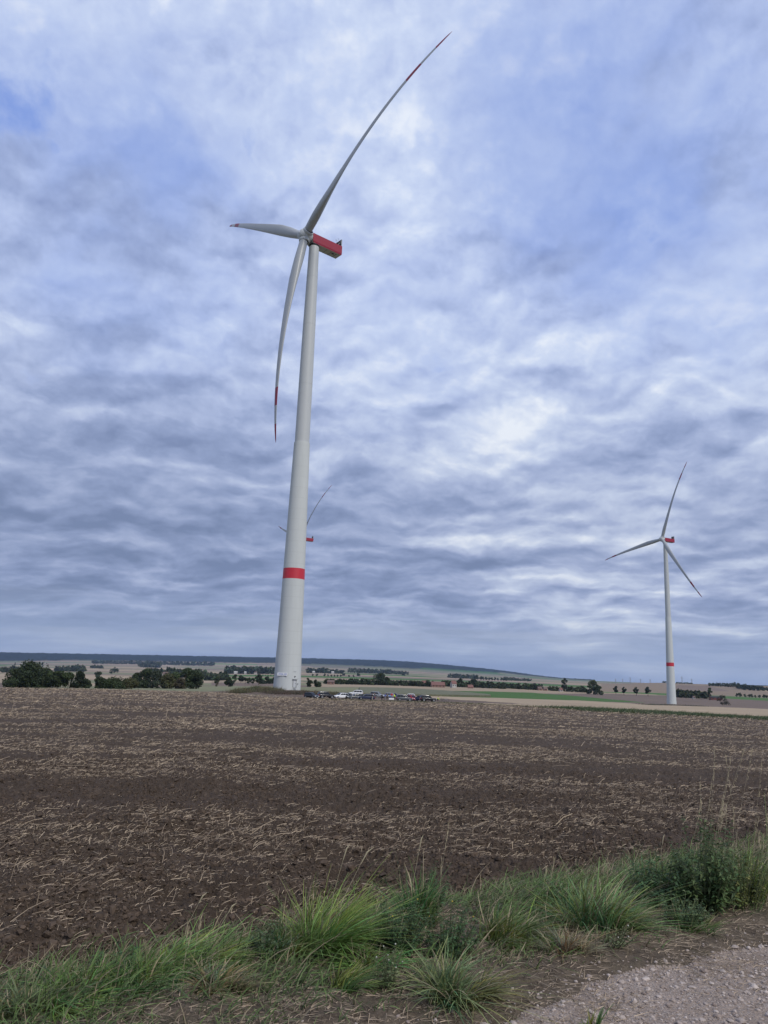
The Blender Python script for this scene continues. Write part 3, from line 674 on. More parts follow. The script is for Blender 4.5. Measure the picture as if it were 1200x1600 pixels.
def turbine(loc, psi, phi, cbe, label, near=False):
    t = empty('wind_turbine', loc, 0, label, 'wind turbine', 'wind turbines standing in the fields')
    seg = 72 if near else 40
    MB().lathe([(trad(h), h) for h in np.linspace(-1.5, 36.6, 12)], seg, cap=False).build('concrete_tower', M_conc, t, True)
    MB().lathe([(trad(h)+.006, h) for h in (36.6, 38.4, 40.2)], seg, cap=False).build('red_band', M_red, t, True)
    MB().lathe([(trad(h), h) for h in np.linspace(40.2, 84.9, 14)], seg, cap=False).build('upper_concrete_tower', M_conc, t, True)
    MB().lathe([(2.784, 84.9), (2.76, 85.0), (2.56, 85.03)], seg, cap=False).build('joint_ledge', M_conc, t)
    st = MB(); prof = []
    for h in np.linspace(85.0, 161.6, 24): prof.append((trad(h+.001), h))
    st.lathe(prof, seg, cap=False).build('steel_tower', M_steel, t, True)
    if near:
        for h in (107, 130, 149):
            fr = MB(); fr.lathe([(trad(h), h-.08), (trad(h)+.03, h-.05), (trad(h)+.03, h+.05), (trad(h), h+.08)], seg, cap=False)
            fr.build('flange_ring', M_steel, t, True)
    # nacelle group: local x = towards the rotor
    f = np.array([-math.cos(psi), -math.sin(psi), 0]); rz = math.atan2(f[1], f[0])
    Rz = Matrix.Rotation(rz, 4, 'Z')
    def place(o, extra=Matrix.Identity(4)): o.matrix_local = Rz @ extra
    nz0, nz1 = HUB_H-2.0, HUB_H+1.95; w = 1.95
    # body: side profile x,z ; rotor at +x
    prof = [(1.9, nz0+.55), (1.3, nz0), (-11.3, nz0+.05), (-11.5, nz0+.3), (-11.5, nz1-.1), (-11.2, nz1), (1.6, nz1), (1.9, nz1-.3)]
    nb = MB(); k = len(prof)
    vs = [(x_, -w*.93, z_) for x_, z_ in prof]+[(x_, w*.93, z_) for x_, z_ in prof]
    nb.add(vs, [tuple(range(k)), tuple(range(k, 2*k))[::-1]]+[(i, i+k, (i+1) % k+k, (i+1) % k) for i in range(k)])
    nac = nb.build('nacelle', M_under, t, bevel=.12); place(nac)
    for sgn in (-1, 1):
        pb = MB()
        pp = [(1.88, nz0+.72), (1.88, nz1-.12), (-11.48, nz1-.12), (-11.48, nz0+.72)]
        pp2 = [(1.45, nz0+.12), (1.88, nz0+.66), (-11.48, nz0+.66), (-11.40, nz0+.12)]
        for q_, tp in ((pp, 0), (pp2, .12)):
            y0, y1 = sgn*w*.93, sgn*(w+.0)
            vs = [(a, y0, b) for a, b in q_]+[(a, y1-(sgn*tp if (b < nz0+.3) else 0), b) for a, b in q_]
            pb.add(vs, [(0, 1, 2, 3), (7, 6, 5, 4), (0, 4, 5, 1), (1, 5, 6, 2), (2, 6, 7, 3), (3, 7, 4, 0)])
        pb.build('side_panel', M_nred, nac)
    rp = MB().box((-11.56, 0, (nz0+nz1)/2+.15), (.10, 3.4, 3.2)); rp.build('rear_panel', M_nred, nac)
    rb = MB()
    rb.box((-8.3, .5, nz0), (.9, .7, .09))
    for x_ in (-9.4, -7.2, -5.0): MB().box((x_, 0, nz0-.01+.02), (.10, 3.1, .07)).build('panel_joint', M_dark, nac)
    rb.build('underside_hatch', M_dark if near else M_under, nac)
    fl = MB().lathe([(1.86, 161.4), (1.95, 161.5), (1.95, 162.05), (1.6, 162.1)], 40); fl.build('yaw_collar', M_dark, t, True)
    # cooler across the rear of the roof
    co = MB(); co.box((-11.2, 0, nz1+1.45), (.28, 3.6, 2.3))
    cl = co.build('cooler', M_dark, t, bevel=.03); place(cl)
    cf = MB()
    for y_ in (-1.83, 1.83): cf.box((-11.2, y_, nz1+1.35), (.34, .08, 2.7))
    cf.box((-11.2, 0, nz1+2.64), (.34, 3.74, .08)); cf.box((-11.2, 0, nz1+1.35), (.36, 3.6, .07))
    for y_ in (-.9, 0, .9): cf.box((-11.2, y_, nz1+1.4), (.32, .05, 2.4))
    for y_ in (-1.5, 1.5): cf.tube([(-9.9, y_, nz1), (-11.1, y_, nz1+2.2)], .05, 6)
    cf.build('cooler_frame', M_grey, cl)
    an = MB()
    for y_, h_ in ((-1.3, 3.7), (.2, 3.5)): an.tube([(-11.0, y_, nz1+.0), (-10.9, y_, nz1+h_)], .035, 6); an.box((-10.9, y_, nz1+h_), (.5, .08, .08)); an.ico((-10.7, y_, nz1+h_+.08), .10)
    if near:
        ring = [(-10.4+.55*math.cos(a), -.6, nz1+3.1+.55*math.sin(a)) for a in np.linspace(0, 2*math.pi, 20)]; an.tube(ring, .02, 5)
    place(an.build('wind_sensors', M_grey, t))
    # rotor frame
    zt = np.array([0, 0, 1.]); f2 = f*math.cos(TILT)+zt*math.sin(TILT); s = np.cross(zt, f); s /= np.linalg.norm(s); u = np.cross(f2, s)
    hub = zt*HUB_H+f2*OVER
    hm = Matrix(((s[0], f2[0], u[0], hub[0]), (s[1], f2[1], u[1], hub[1]), (s[2], f2[2], u[2], hub[2]), (0, 0, 0, 1)))
    hb = MB(); n = 36; prof = [(.02, 2.75), (.7, 2.65), (1.45, 2.3), (2.05, 1.7), (2.45, .8), (2.55, -.3), (2.5, -1.3), (2.25, -1.9), (1.9, -2.3)]
    vs = []
    for r_, y_ in prof:
        for k in range(n):
            a = 2*math.pi*k/n; vs.append((r_*math.sin(a), y_, r_*math.cos(a)))
    fs = [(i*n+k, i*n+(k+1) % n, (i+1)*n+(k+1) % n, (i+1)*n+k) for i in range(len(prof)-1) for k in range(n)]+[tuple(range(n)), tuple((len(prof)-1)*n+k for k in range(n))[::-1]]
    hb.add(vs, fs); ho = hb.build('hub', M_hub, t, True); ho.matrix_local = hm
    c_, b_, e_, sw = cbe
    for i in range(3):
        a = phi+i*2*math.pi/3
        # rotation in the rotor plane: +u*cos + s*sin
        rot = Matrix(((math.cos(a), 0, math.sin(a), 0), (0, 1, 0, 0), (-math.sin(a), 0, math.cos(a), 0), (0, 0, 0, 1)))
        colr_ = MB().lathe([(1.8, 1.2), (2.05, 1.4), (1.98, 2.5), (1.86, 2.66), (1.66, 2.68)], 32); co_ = colr_.build('blade_collar', M_hub, ho, True); co_.matrix_local = rot
        rg = MB().lathe([(1.66, 2.5), (1.68, 2.80), (1.5, 2.84)], 32); ro = rg.build('bearing_gap', M_dark, ho, True); ro.matrix_local = rot
        bl = blade_mesh(2.4, BL*.762, c_, b_, e_, sw, 46).build('blade', M_blade, t, True); bl.matrix_local = hm @ rot
        for (qa, qb, m_, nm_) in ((.762, .842, M_bred, 'red_marking'), (.842, .921, M_blade, 'white_gap'), (.921, 1.0, M_bred, 'red_tip')):
            ch = blade_mesh(BL*qa, BL*qb, c_, b_, e_, sw, 12).build(nm_, m_, bl, True)
    # door and signs at the foot, facing the camera
    if near:
        q = math.atan2(-loc[1], -loc[0])
        def on_wall(o, ang, h, out=.0, tilt=0):
            rad = trad(h)+out; o.matrix_local = Matrix.Translation((rad*math.cos(ang), rad*math.sin(ang), h)) @ Matrix.Rotation(ang+math.pi/2, 4, 'Z') @ Matrix.Rotation(R(90)-.03, 4, 'X')
        q_door = q+R(32)
        d = MB().box((0, 0, 0), (1.05, 2.3, .10)).build('door', mat('door grey', (.42, .44, .46), .5), t, bevel=.02); on_wall(d, q_door, 2.2, .03)
        fr = MB().box((-.60, 0, .02), (.14, 2.5, .16)).box((.60, 0, .02), (.14, 2.5, .16)).box((0, 1.3, .12), (1.7, .22, .55)).build('door_frame', mat('frame grey', (.24, .25, .26), .5), d)
        ha = MB().box((.40, 0, .08), (.06, .25, .08)).build('handle', M_dark, d)
        la = MB().box((0, 0, .1), (.35, .3, .25)).build('door_lamp', M_dark, t); on_wall(la, q_door, 4.4, .05)
        bx = MB().box((0, 0, .05), (.5, .28, .16)).build('wall_box', M_grey, t); on_wall(bx, q_door+R(17), 2.1, .03)
        vt = MB().box((0, 0, .02), (.9, .25, .06)).build('vent', mat('vent', (.34, .36, .37), .6), t); on_wall(vt, q_door, 6.0, .01)
        stp = MB()
        for i in range(5): stp.box((0, .0, -.1*i), (.01, .01, .01))
        sg = MB().box((0, 0, 0), (3.5, .95, .05)).build('number_sign', M_white, t, bevel=.01); on_wall(sg, q-R(22), 5.0, .16)
        tx = text_mesh('WEA 03', .86, M_blue, sg, 'sign_lettering'); tx.location = (0, 0, .035)
        # steel stairs up to the door
        sm = MB()
        for i in range(6): sm.box((0, 0, 0), (.01, .01, .01)) if False else None
        for i in range(5): sm.box((0, -1.15-.0-.22*i, .45+.25*i), (1.1, .04, .26))
        sm.tube([(.58, -.1, .5), (.58, -1.2, 1.7)], .03, 6); sm.tube([(.58, -1.2, .3), (.58, -.1, .4)], .03, 6)
        stx = sm.build('steps', M_grey, t); on_wall(stx, q_door, 2.2, .03)
    return t
NEARC = (0.1088, 0.0302, 0.0895, -0.0351); FARC = (0.0965, .0237, .0718, -.0351)
T1 = (-29.887, 260.531, gz(-29.887, 260.531)); 
turbine(T1, .6919, 1.0286, NEARC, 'tallest white wind turbine with red tower band, standing behind the parked cars', True)
p2 = (289.4, 774.65); turbine((p2[0], p2[1], gz(*p2)-.3), .4666, .3677, FARC, 'white wind turbine on the right standing alone in pale stubble')
p3 = (-93.45, 896.26); turbine((p3[0], p3[1], -6.8), .53387, .8564, NEARC, 'distant wind turbine mostly hidden behind the tallest turbine tower')

# ------------------------------------------------------------------ trees
def leaf_quads(cent, size, rng, up=.3):
    n = len(cent); a = rng.normal(0, 1, (n, 3)); a /= np.linalg.norm(a, axis=1, keepdims=True); b = rng.normal(0, 1, (n, 3)); b -= (a*b).sum(1, keepdims=True)*a; b /= np.linalg.norm(b, axis=1, keepdims=True)
    s = size[:, None]*.5; k = rng.uniform(.55, 1, (n, 1))
    V = np.stack([cent-a*s-b*s*k, cent+a*s-b*s*k*.6, cent+a*s*.8+b*s*k, cent-a*s*.7+b*s*k], 1).reshape(-1, 3)
    F = np.arange(4*n).reshape(-1, 4); return V, F
def crown_mesh(rng, h, w, z0, nleaf, leaf, col, lobes=14, shape='round', colvar=.35, dens=.9):
    cs = []; 
    for i in range(lobes):
        t = rng.uniform(0, 1)
        if shape == 'round': rad = math.sin(math.pi*min(.98, .10+.82*t))**.7
        elif shape == 'cone': rad = (1-t)**.8*.95+.06
        elif shape == 'flat': rad = 1-.45*t
        elif shape == 'dome': rad = 1.05*math.sqrt(max(.02, 1-(t*.96)**2.2))
        else: rad = .9
        a = rng.uniform(0, 2*math.pi); q = rng.uniform(0, 1)**.5*rad*w*.40
        cs.append((q*math.cos(a), q*math.sin(a), z0+(h-z0)*(.12+.76*t), w*rng.uniform(.15, .25)*(.55 if shape == 'cone' and t > .6 else 1)))
    if shape != 'flat': cs.append((0, 0, z0+(h-z0)*.86, w*.14))
    cs = np.array(cs); per = rng.dirichlet(cs[:, 3]**2/np.sum(cs[:, 3]**2)*30)
    C = []; T_ = []
    for c, p in zip(cs, per):
        k = max(8, int(nleaf*p)); d = rng.normal(0, 1, (k, 3)); d /= np.linalg.norm(d, axis=1, keepdims=True)
        rad = c[3]*rng.uniform(.35, 1.08, k)**.6; pt = c[:3]+d*rad[:, None]*np.array([1, 1, .85]); C.append(pt)
        T_.append(np.full(k, rng.uniform(1-colvar, 1+colvar)))
    C = np.concatenate(C); T_ = np.concatenate(T_); C[:, 2] = np.maximum(C[:, 2], z0*.4+.05)
    V, F = leaf_quads(C, leaf*rng.uniform(.6, 1.4, len(C)), rng)
    hue = rng.uniform(.8, 1.2, (len(C), 3))*np.array([1, 1, 1]); cc = np.array(col)*1.12*T_[:, None]*(1+(hue-1)*.5)
    return V, F, np.repeat(cc, 4, axis=0)
DG = (.036, .050, .024); MG = (.050, .070, .030); OG = (.078, .080, .036); BG = (.046, .058, .038)
def tree(name, p, h, w, label, cat='tree', group=None, col=DG, z0f=.12, nleaf=2600, leaf=None, shape='round', lobes=14, seed=0, trunk=True, lean=0, bark=None, ntr=1):
    rng = np.random.default_rng(seed+int(abs(p[0])*7+p[1]))
    t = empty(name, (p[0], p[1], p[2]-.1), 0, label, cat, group)
    leaf = leaf or max(.28, .9*h/22)
    if z0f <= .01 and shape == 'round': shape = 'dome'; lobes = int(lobes*1.4); nleaf = int(nleaf*1.35)
    V, F, C = crown_mesh(rng, h, w, h*z0f, nleaf, leaf, col, lobes, shape)
    npmesh('crown', V, F, M_leaf, t, col=C)
    if trunk:
        tb_ = MB(); rad = h*.018+.05
        for i in range(ntr):
            x0 = (i-(ntr-1)/2)*w*.16; tb_.tube([(x0, 0, -.4), (x0+lean*h*.15, rng.uniform(-.1, .1), h*.3), (x0+lean*h*.32, 0, h*.55), (x0+lean*h*.45, .1, h*.8)], [rad*1.2, rad, rad*.7, rad*.25], 7)
        for i in range(5):
            a = rng.uniform(0, 6.28); q = w*.3; tb_.tube([(0, 0, h*(.22+.09*i)), (q*.5*math.cos(a), q*.5*math.sin(a), h*(.34+.09*i)), (q*math.cos(a), q*math.sin(a), h*(.42+.09*i))], [rad*.5, rad*.35, rad*.12], 5)
        tb_.build('trunk', bark or M_bark, t, True)
    return t
def px_m(r): return r/1200.0
def ptree(name, px, top, base_r, wpx, label, **kw):
    """tree whose foot stands at distance base_r in the bearing px, crown top reaching the given row"""
    p = atr(px, base_r); th, e = raydir(px, top); h = EYE+base_r*e-p[2]; return tree(name, p, h, wpx*px_m(base_r)*1.22, label, **kw)
GL = 'trees clumped beyond the left edge of the ploughed field'
ptree('broadleaf_tree', 47, 1036.5, 372, 50, 'largest rounded dark tree, leftmost clump beyond the field', group=GL, nleaf=9000, lobes=34, z0f=.0, leaf=.55)
ptree('broadleaf_tree', 24, 1044, 368, 26, 'lower dark tree on the far left flank of the big rounded clump', group=GL, nleaf=4000, lobes=18, z0f=.0, leaf=.5)
ptree('broadleaf_tree', 70, 1043, 378, 26, 'dark tree on the right flank of the big rounded clump', group=GL, nleaf=4000, lobes=18, z0f=.0, leaf=.5)
for i, (px, tp, wd, lb) in enumerate([(84, 1048, 15, 'leaning pale-stemmed tree, nearest the big rounded clump'), (94, 1047, 15, 'middle one of the leaning trees with pale bare stems'), (106, 1049, 16, 'leaning pale-stemmed tree beside the dark pointed tree')]):
    ptree('leaning_tree', px, tp, 366, wd*1.15, lb, group=GL, nleaf=3600, lobes=18, z0f=.12, leaf=.5, col=MG, lean=.5, bark=M_birch, ntr=3)
ptree('dark_tree', 124, 1047.5, 362, 24, 'dark tree stepping down to the right, beside the pale leaning stems', group=GL, nleaf=4500, lobes=20, z0f=.0, leaf=.5, shape='cone', col=(.022, .031, .016))
ptree('broadleaf_bush', 135, 1060, 360, 11, 'low dark bush at the foot of the stepped dark tree', cat='bush', group=GL, nleaf=1400, lobes=9, z0f=.0, leaf=.45)
ptree('broadleaf_bush', 156, 1059, 356, 20, 'round dark bush at the left end of the low bushes', cat='bush', group=GL, nleaf=3000, lobes=14, z0f=.0, leaf=.45)
ptree('broadleaf_bush', 180, 1060.5, 356, 28, 'wide low green bush in the middle of the low bushes', cat='bush', group=GL, nleaf=3500, lobes=18, z0f=.0, leaf=.45, col=MG)
ptree('broadleaf_bush', 203, 1061.5, 356, 24, 'wide low olive bush at the right end of the low bushes', cat='bush', group=GL, nleaf=3200, lobes=16, z0f=.0, leaf=.45, col=OG)
G2 = 'trees of the second clump left of the tall turbine'
for (px, tp, r, wd, lb, col, nl) in [
    (214, 1051.5, 470, 18, 'dark tree at the left end of the second clump', DG, 2600),
    (229, 1046.5, 465, 24, 'tallest dark tree of the second clump', DG, 3600),
    (246, 1049, 462, 22, 'dark tree right of the tallest in the second clump', BG, 3200),
    (262, 1050, 462, 20, 'olive-green tree in the middle of the second clump', OG, 3000),
    (274, 1048.5, 470, 20, 'mid-green tree behind the olive one in the second clump', MG, 3000),
    (291, 1047, 468, 26, 'broad green tree near the right end of the second clump', MG, 3800),
    (306, 1046.5, 466, 22, 'tall green tree forming the right end of the second clump', DG, 3600),
    (282, 1058, 455, 14, 'small brown-green bush in front of the second clump', (.075, .065, .038), 1500)]:
    ptree('broadleaf_tree', px, tp, r, wd, lb, group=G2, nleaf=nl, lobes=16, z0f=0.0, leaf=.6, col=col)
# single trees scattered over the middle distance
GS = 'single trees standing in the fields'
SING = [
 (338, 1057, 700, 7, 'slim tree with a bare foot, left of the rounded field bush', MG, .35), (357, 1058.5, 640, 13, 'rounded dark field bush left of the tall turbine', DG, 0),
 (366, 1053.5, 900, 8, 'slender tree just right of the rounded field bush', MG, .2), (376, 1055.5, 1100, 9, 'dark tree between the slender tree and the leaning oval one', DG, .1),
 (404, 1054, 820, 10, 'round-headed tree on a thin trunk near the tall turbine', DG, .3), (389, 1058, 900, 7, 'left one of two small dark trees left of the thin-trunked tree', DG, .1),
 (395, 1058.5, 900, 6, 'right one of two small dark trees left of the thin-trunked tree', DG, .1), (383, 1058, 950, 6, 'small dark roadside tree behind the field left of the turbine', DG, .1),
 (417, 1057.5, 1000, 10, 'low wide dark tree close to the left side of the turbine tower', DG, 0), (428, 1059, 1000, 10, 'low dark tree touching the left side of the turbine tower', DG, 0),
 (481, 1058.5, 640, 6, 'small upright tree behind the first dark hatchback', DG, .0), (485, 1063, 600, 8, 'dark oval bush just right of the turbine tower', DG, .0),
 (493, 1060.5, 640, 6, 'upper part of the pair of bushes right of the turbine tower', DG, .0), (497, 1065, 600, 9, 'low wide bush of the pair right of the turbine tower', DG, .0),
 (594, 1053.6, 1005, 22, 'tallest dense dark tree in the hedge line of the village', DG, 0), (604, 1057.5, 1010, 9, 'dark tree against the right side of the tallest hedge tree', DG, 0),
 (721, 1060.5, 1100, 11, 'dark tree rising from the village trees beside the white house', DG, 0), (740, 1062.5, 1100, 12, 'rounded tree in the village right of the white house', DG, 0),
 (883, 1058.5, 1500, 8.5, 'lone round tree standing above the horizon, right of centre', DG, 0), 
 (927, 1062, 1050, 13, 'pale grey-green open tree above a dark thicket', (.13, .15, .085), .25),
 (962, 1071.8, 1150, 6.5, 'leftmost small round tree of the short row left of the right turbine', DG, .25), (974.5, 1072.8, 1150, 6.5, 'second small round tree of the row left of the right turbine', DG, .25),
 (994, 1073, 1150, 7, 'third small round tree of the row left of the right turbine', DG, .25), (1012, 1073.5, 1150, 8, 'rightmost tree of the row, close to the right turbine', DG, .15),
 (1108, 1074, 1100, 7.5, 'tree standing over the long low red-and-dark shed', MG, .3), (151, 1049.5, 1300, 9, 'open tree on a thin trunk between the two left clumps', MG, .3),
 (174, 1058, 1500, 3, 'tiny tree in the pale field between the two left clumps', DG, .1), (339, 1062.5, 700, 4.5, 'pale brown shrub at the foot of the slim tree', (.14, .12, .09), 0),
 (176, 1041.5, 2600, 6, 'dark tree right of three small bushes far off on the left', DG, 0), (180, 1044.5, 2500, 9, 'broad blue-green tree far off above the low bushes', DG, 0), (171, 1044.5, 2500, 4, 'small dark tree left of the broad far one', DG, 0),
 (155, 1039.5, 4200, 6, 'far tree left of the far pair, upper left fields', DG, 0), (62, 1033.5, 4200, 3, 'lone tiny tree on the far left upper field', DG, 0), (19, 1034, 4200, 2, 'tiniest lone tree at the far left edge', DG, 0),
 (630, 1049.5, 3200, 4.5, 'lone dark tree in the far fields above the village hedge', DG, 0), (559, 1051.5, 2900, 5, 'small tree far off above the left part of the hedge', DG, 0), (537, 1052, 2900, 4.5, 'small shrub far off above the brown shed', DG, 0),
]
for (px, tp, r, wd, lb, col, z0) in SING:
    ptree('field_tree', px, tp, r, wd, lb, group=GS, nleaf=int(min(4500, 260*wd)) if r < 1600 else 260, lobes=9, z0f=z0, leaf=max(.5, r/1500), col=col, trunk=r < 1600)
ptree('thicket', 921, 1070, 1040, 9, 'left dark bush under the pale open tree', cat='bush', group='dark thicket under the pale tree', nleaf=1500, lobes=9, z0f=0, leaf=.9)
ptree('thicket', 933, 1069, 1040, 13, 'wider right dark bush under the pale open tree', cat='bush', group='dark thicket under the pale tree', nleaf=2000, lobes=12, z0f=0, leaf=.9)
p = at(1129, 1102, 300)
bu = empty('scrub_bush', p, 0, 'dark spiky bush standing alone in the stubble, right of the right turbine', 'bush')
rng = np.random.default_rng(5); hb_ = 16*np.hypot(p[0], p[1])/1200
V, F, C = crown_mesh(rng, hb_, hb_*.75, 0, 1500, .35, (.028, .032, .022), 14, 'round'); npmesh('crown', V+np.array([.3, 0, 0]), F, M_leaf, bu, col=C)
V2, F2, C2 = crown_mesh(rng, hb_*.35, hb_*.7, 0, 500, .35, (.028, .032, .022), 8, 'flat'); V2[:, 0] += hb_*.4; npmesh('low_growth', V2, F2, M_leaf, bu, col=C2); bu.children[-1]['kind'] = 'stuff'
arm = crown_mesh(rng, hb_*.8, hb_*.3, hb_*.2, 350, .3, (.028, .032, .022), 5, 'round'); arm[0][:, 0] -= hb_*.42; npmesh('side_branch', arm[0], arm[1], M_leaf, bu, col=arm[2])['kind'] = 'stuff'
tb_ = MB()
for i in range(7):
    a = i*.9; tb_.tube([(0, 0, -.2), (math.cos(a)*hb_*.15, math.sin(a)*hb_*.1, hb_*.4), (math.cos(a)*hb_*.4, math.sin(a)*hb_*.2, hb_*.85)], [.12, .08, .03], 5)
tb_.build('branches', M_bark, bu)

# far rows of tiny trees
ORD = ['leftmost', 'second', 'third', 'fourth', 'fifth', 'sixth', 'seventh', 'eighth', 'ninth', 'tenth', 'eleventh', 'twelfth']
def row_trees(pts, r, tops, label, group, wpx=2.6):
    proto = None
    for i, px in enumerate(pts):
        p = atr(px, r); th, e = raydir(px, tops[0]+(tops[1]-tops[0])*i/max(1, len(pts)-1)); h = max(3.5, EYE+r*e-p[2])
        if proto is None:
            V, F, C = crown_mesh(np.random.default_rng(1), 1.0, .95, .1, 160, .16, DG, 6); proto = npmesh('distant_tree', V, F, M_leaf, col=C); o = proto
        else: o = proto.copy(); COL.objects.link(o)
        s = h*random.uniform(.8, 1.1); o.location = (p[0], p[1], p[2]-.3); o.scale = (s, s, s); o.rotation_euler = (0, 0, random.uniform(0, 6))
        tag(o, (ORD[i] if i < len(pts)-1 else 'rightmost')+' tree from the left '.replace(' from the left' if i in (0, len(pts)-1) else '~', '')+label, 'tree', group)
row_trees([742, 746, 751, 755, 760, 764, 769, 773, 778, 783, 787, 791], 2900, (1055, 1059), 'in the even far row below the ridge end', 'even row of tiny far trees', 2.6)
row_trees([1150, 1156, 1163.5, 1169.5, 1174, 1179, 1185, 1192, 1196], 1350, (1082.2, 1085.5), 'in the low row by the right edge', 'row of small trees by the right edge', 4)
row_trees([488, 494, 506, 512, 517, 522, 527, 532, 545, 552], 2400, (1052.5, 1053.5), 'along the far road right of the tower', 'far roadside trees right of the tower', 2.4)
row_trees([398, 410, 414, 418, 422, 427], 2300, (1053.5, 1054), 'along the far road left of the tower', 'far roadside trees left of the tower', 3)

# woods and hedges that read as one mass
def wood(px0, px1, top0, top1, r, depth, label, col=DG, nleaf=2600, rag=.5, name='wood', hmul=1.0):
    rng = np.random.default_rng(int(px0*13+r)); n = max(6, int((px1-px0)*1.3)); Vs, Fs, Cs = [], [], []; off = 0
    for i in range(n):
        t = (i+rng.uniform(0, 1))/n; px = px0+(px1-px0)*t; rr_ = r+rng.uniform(-.5, .5)*depth; p = atr(px, rr_); _, e = raydir(px, top0+(top1-top0)*t)
        h = (EYE+rr_*e-p[2])*hmul*rng.uniform(1-rag, 1.03); h = max(h, 2.0); w = max(h*rng.uniform(.7, 1.3), 2.2*rr_/1200)
        V, F, C = crown_mesh(rng, h, w, -h*.05, max(30, int(nleaf/n)), max(.5, w*.22), np.array(col)*rng.choice([.85, 1.0, 1.0, 1.35, 1.6])*np.array([rng.uniform(.9, 1.25), 1, 1]), 5); V = V+np.array([p[0], p[1], p[2]]); Vs.append(V); Fs.append(F+off); Cs.append(C); off += len(V)
    o = npmesh(name, np.concatenate(Vs), np.concatenate(Fs), M_leaf, col=np.concatenate(Cs)); return tag(o, label, 'wood', kind='stuff')
wood(507, 585, 1061, 1060, 1000, 40, 'hedge of dark trees between the brown shed and the tallest hedge tree', nleaf=9000, name='hedgerow')
wood(585, 680, 1062, 1063.5, 1020, 50, 'hedge of dark trees left of the red-roofed barn', nleaf=9000, name='hedgerow')
wood(690, 790, 1063, 1066, 1100, 60, 'line of dark trees behind the village houses', nleaf=9000, name='hedgerow')
wood(790, 846, 1066.5, 1068.5, 1150, 50, 'low dark hedge ending near the small red roofs', nleaf=5000, name='hedgerow')
wood(856, 918, 1071.5, 1073, 1150, 40, 'broken low hedge left of the pale open tree', nleaf=3500, rag=.6, name='hedgerow')
wood(1055, 1104, 1077, 1080, 1180, 50, 'dark wood edge right behind the right turbine tower', nleaf=5500, name='hedgerow')
wood(405, 440, 1061.5, 1062, 950, 20, 'low hedge left of the turbine tower', nleaf=2500, name='hedgerow')
wood(0, 26, 1041.5, 1041, 2500, 150, 'dark wood at the left edge, behind the big clump')
wood(84, 129, 1040.5, 1038, 3000, 150, 'flat-topped dark wood above the leaning trees')
wood(138, 152, 1038, 1038.5, 4300, 100, 'small wood far off above the left clumps', nleaf=600)
wood(216, 247, 1033.5, 1033, 5200, 200, 'narrow far wood below the ridge on the left', nleaf=1500)
wood(226, 320, 1043, 1045, 2000, 200, 'belt of trees rising behind the second clump', nleaf=5000)
wood(352, 440, 1040, 1041, 3000, 200, 'wood with pale roofs left of the tower', nleaf=5000)
wood(318, 352, 1048.5, 1049.5, 1500, 60, 'dark belt of trees right of the second clump', nleaf=3000)
wood(478, 512, 1043, 1044, 3600, 150, 'far wood right of the tower', nleaf=2200)
wood(512, 536, 1045, 1046, 3600, 150, 'low scattered far trees around pale houses', nleaf=1500, rag=.6)
wood(544, 612, 1043.5, 1046, 4300, 300, 'long narrow far wood under the ridge', nleaf=4000)
wood(612, 638, 1047, 1049, 4300, 200, 'thin end of the long far wood', nleaf=1200)
wood(700, 745, 1051.5, 1054, 3700, 200, 'far trees under the falling ridge', nleaf=2500)
wood(785, 830, 1057, 1060, 3700, 200, 'far trees at the low end of the ridge', nleaf=2500)
wood(1035, 1050, 1064, 1064.5, 2850, 60, 'small copse on the skyline left of the right tower', nleaf=700)
wood(1056, 1082, 1065.2, 1066.5, 2800, 80, 'low copse on the skyline under the pylons', nleaf=1200)
wood(1108, 1150, 1066.5, 1066.5, 2600, 120, 'left part of the wooded slope by the right edge', nleaf=4200)
wood(1150, 1205, 1067, 1074, 2400, 150, 'right part of the wooded slope by the right edge', nleaf=5200)
wood(1165, 1215, 1070.5, 1071.5, 2900, 80, 'trees on the skyline at the right edge', nleaf=2200)
wood(140, 330, 1030.5, 1033.5, 6900, 250, 'thin dark line of trees at the foot of the left ridge', nleaf=3500, rag=.6)

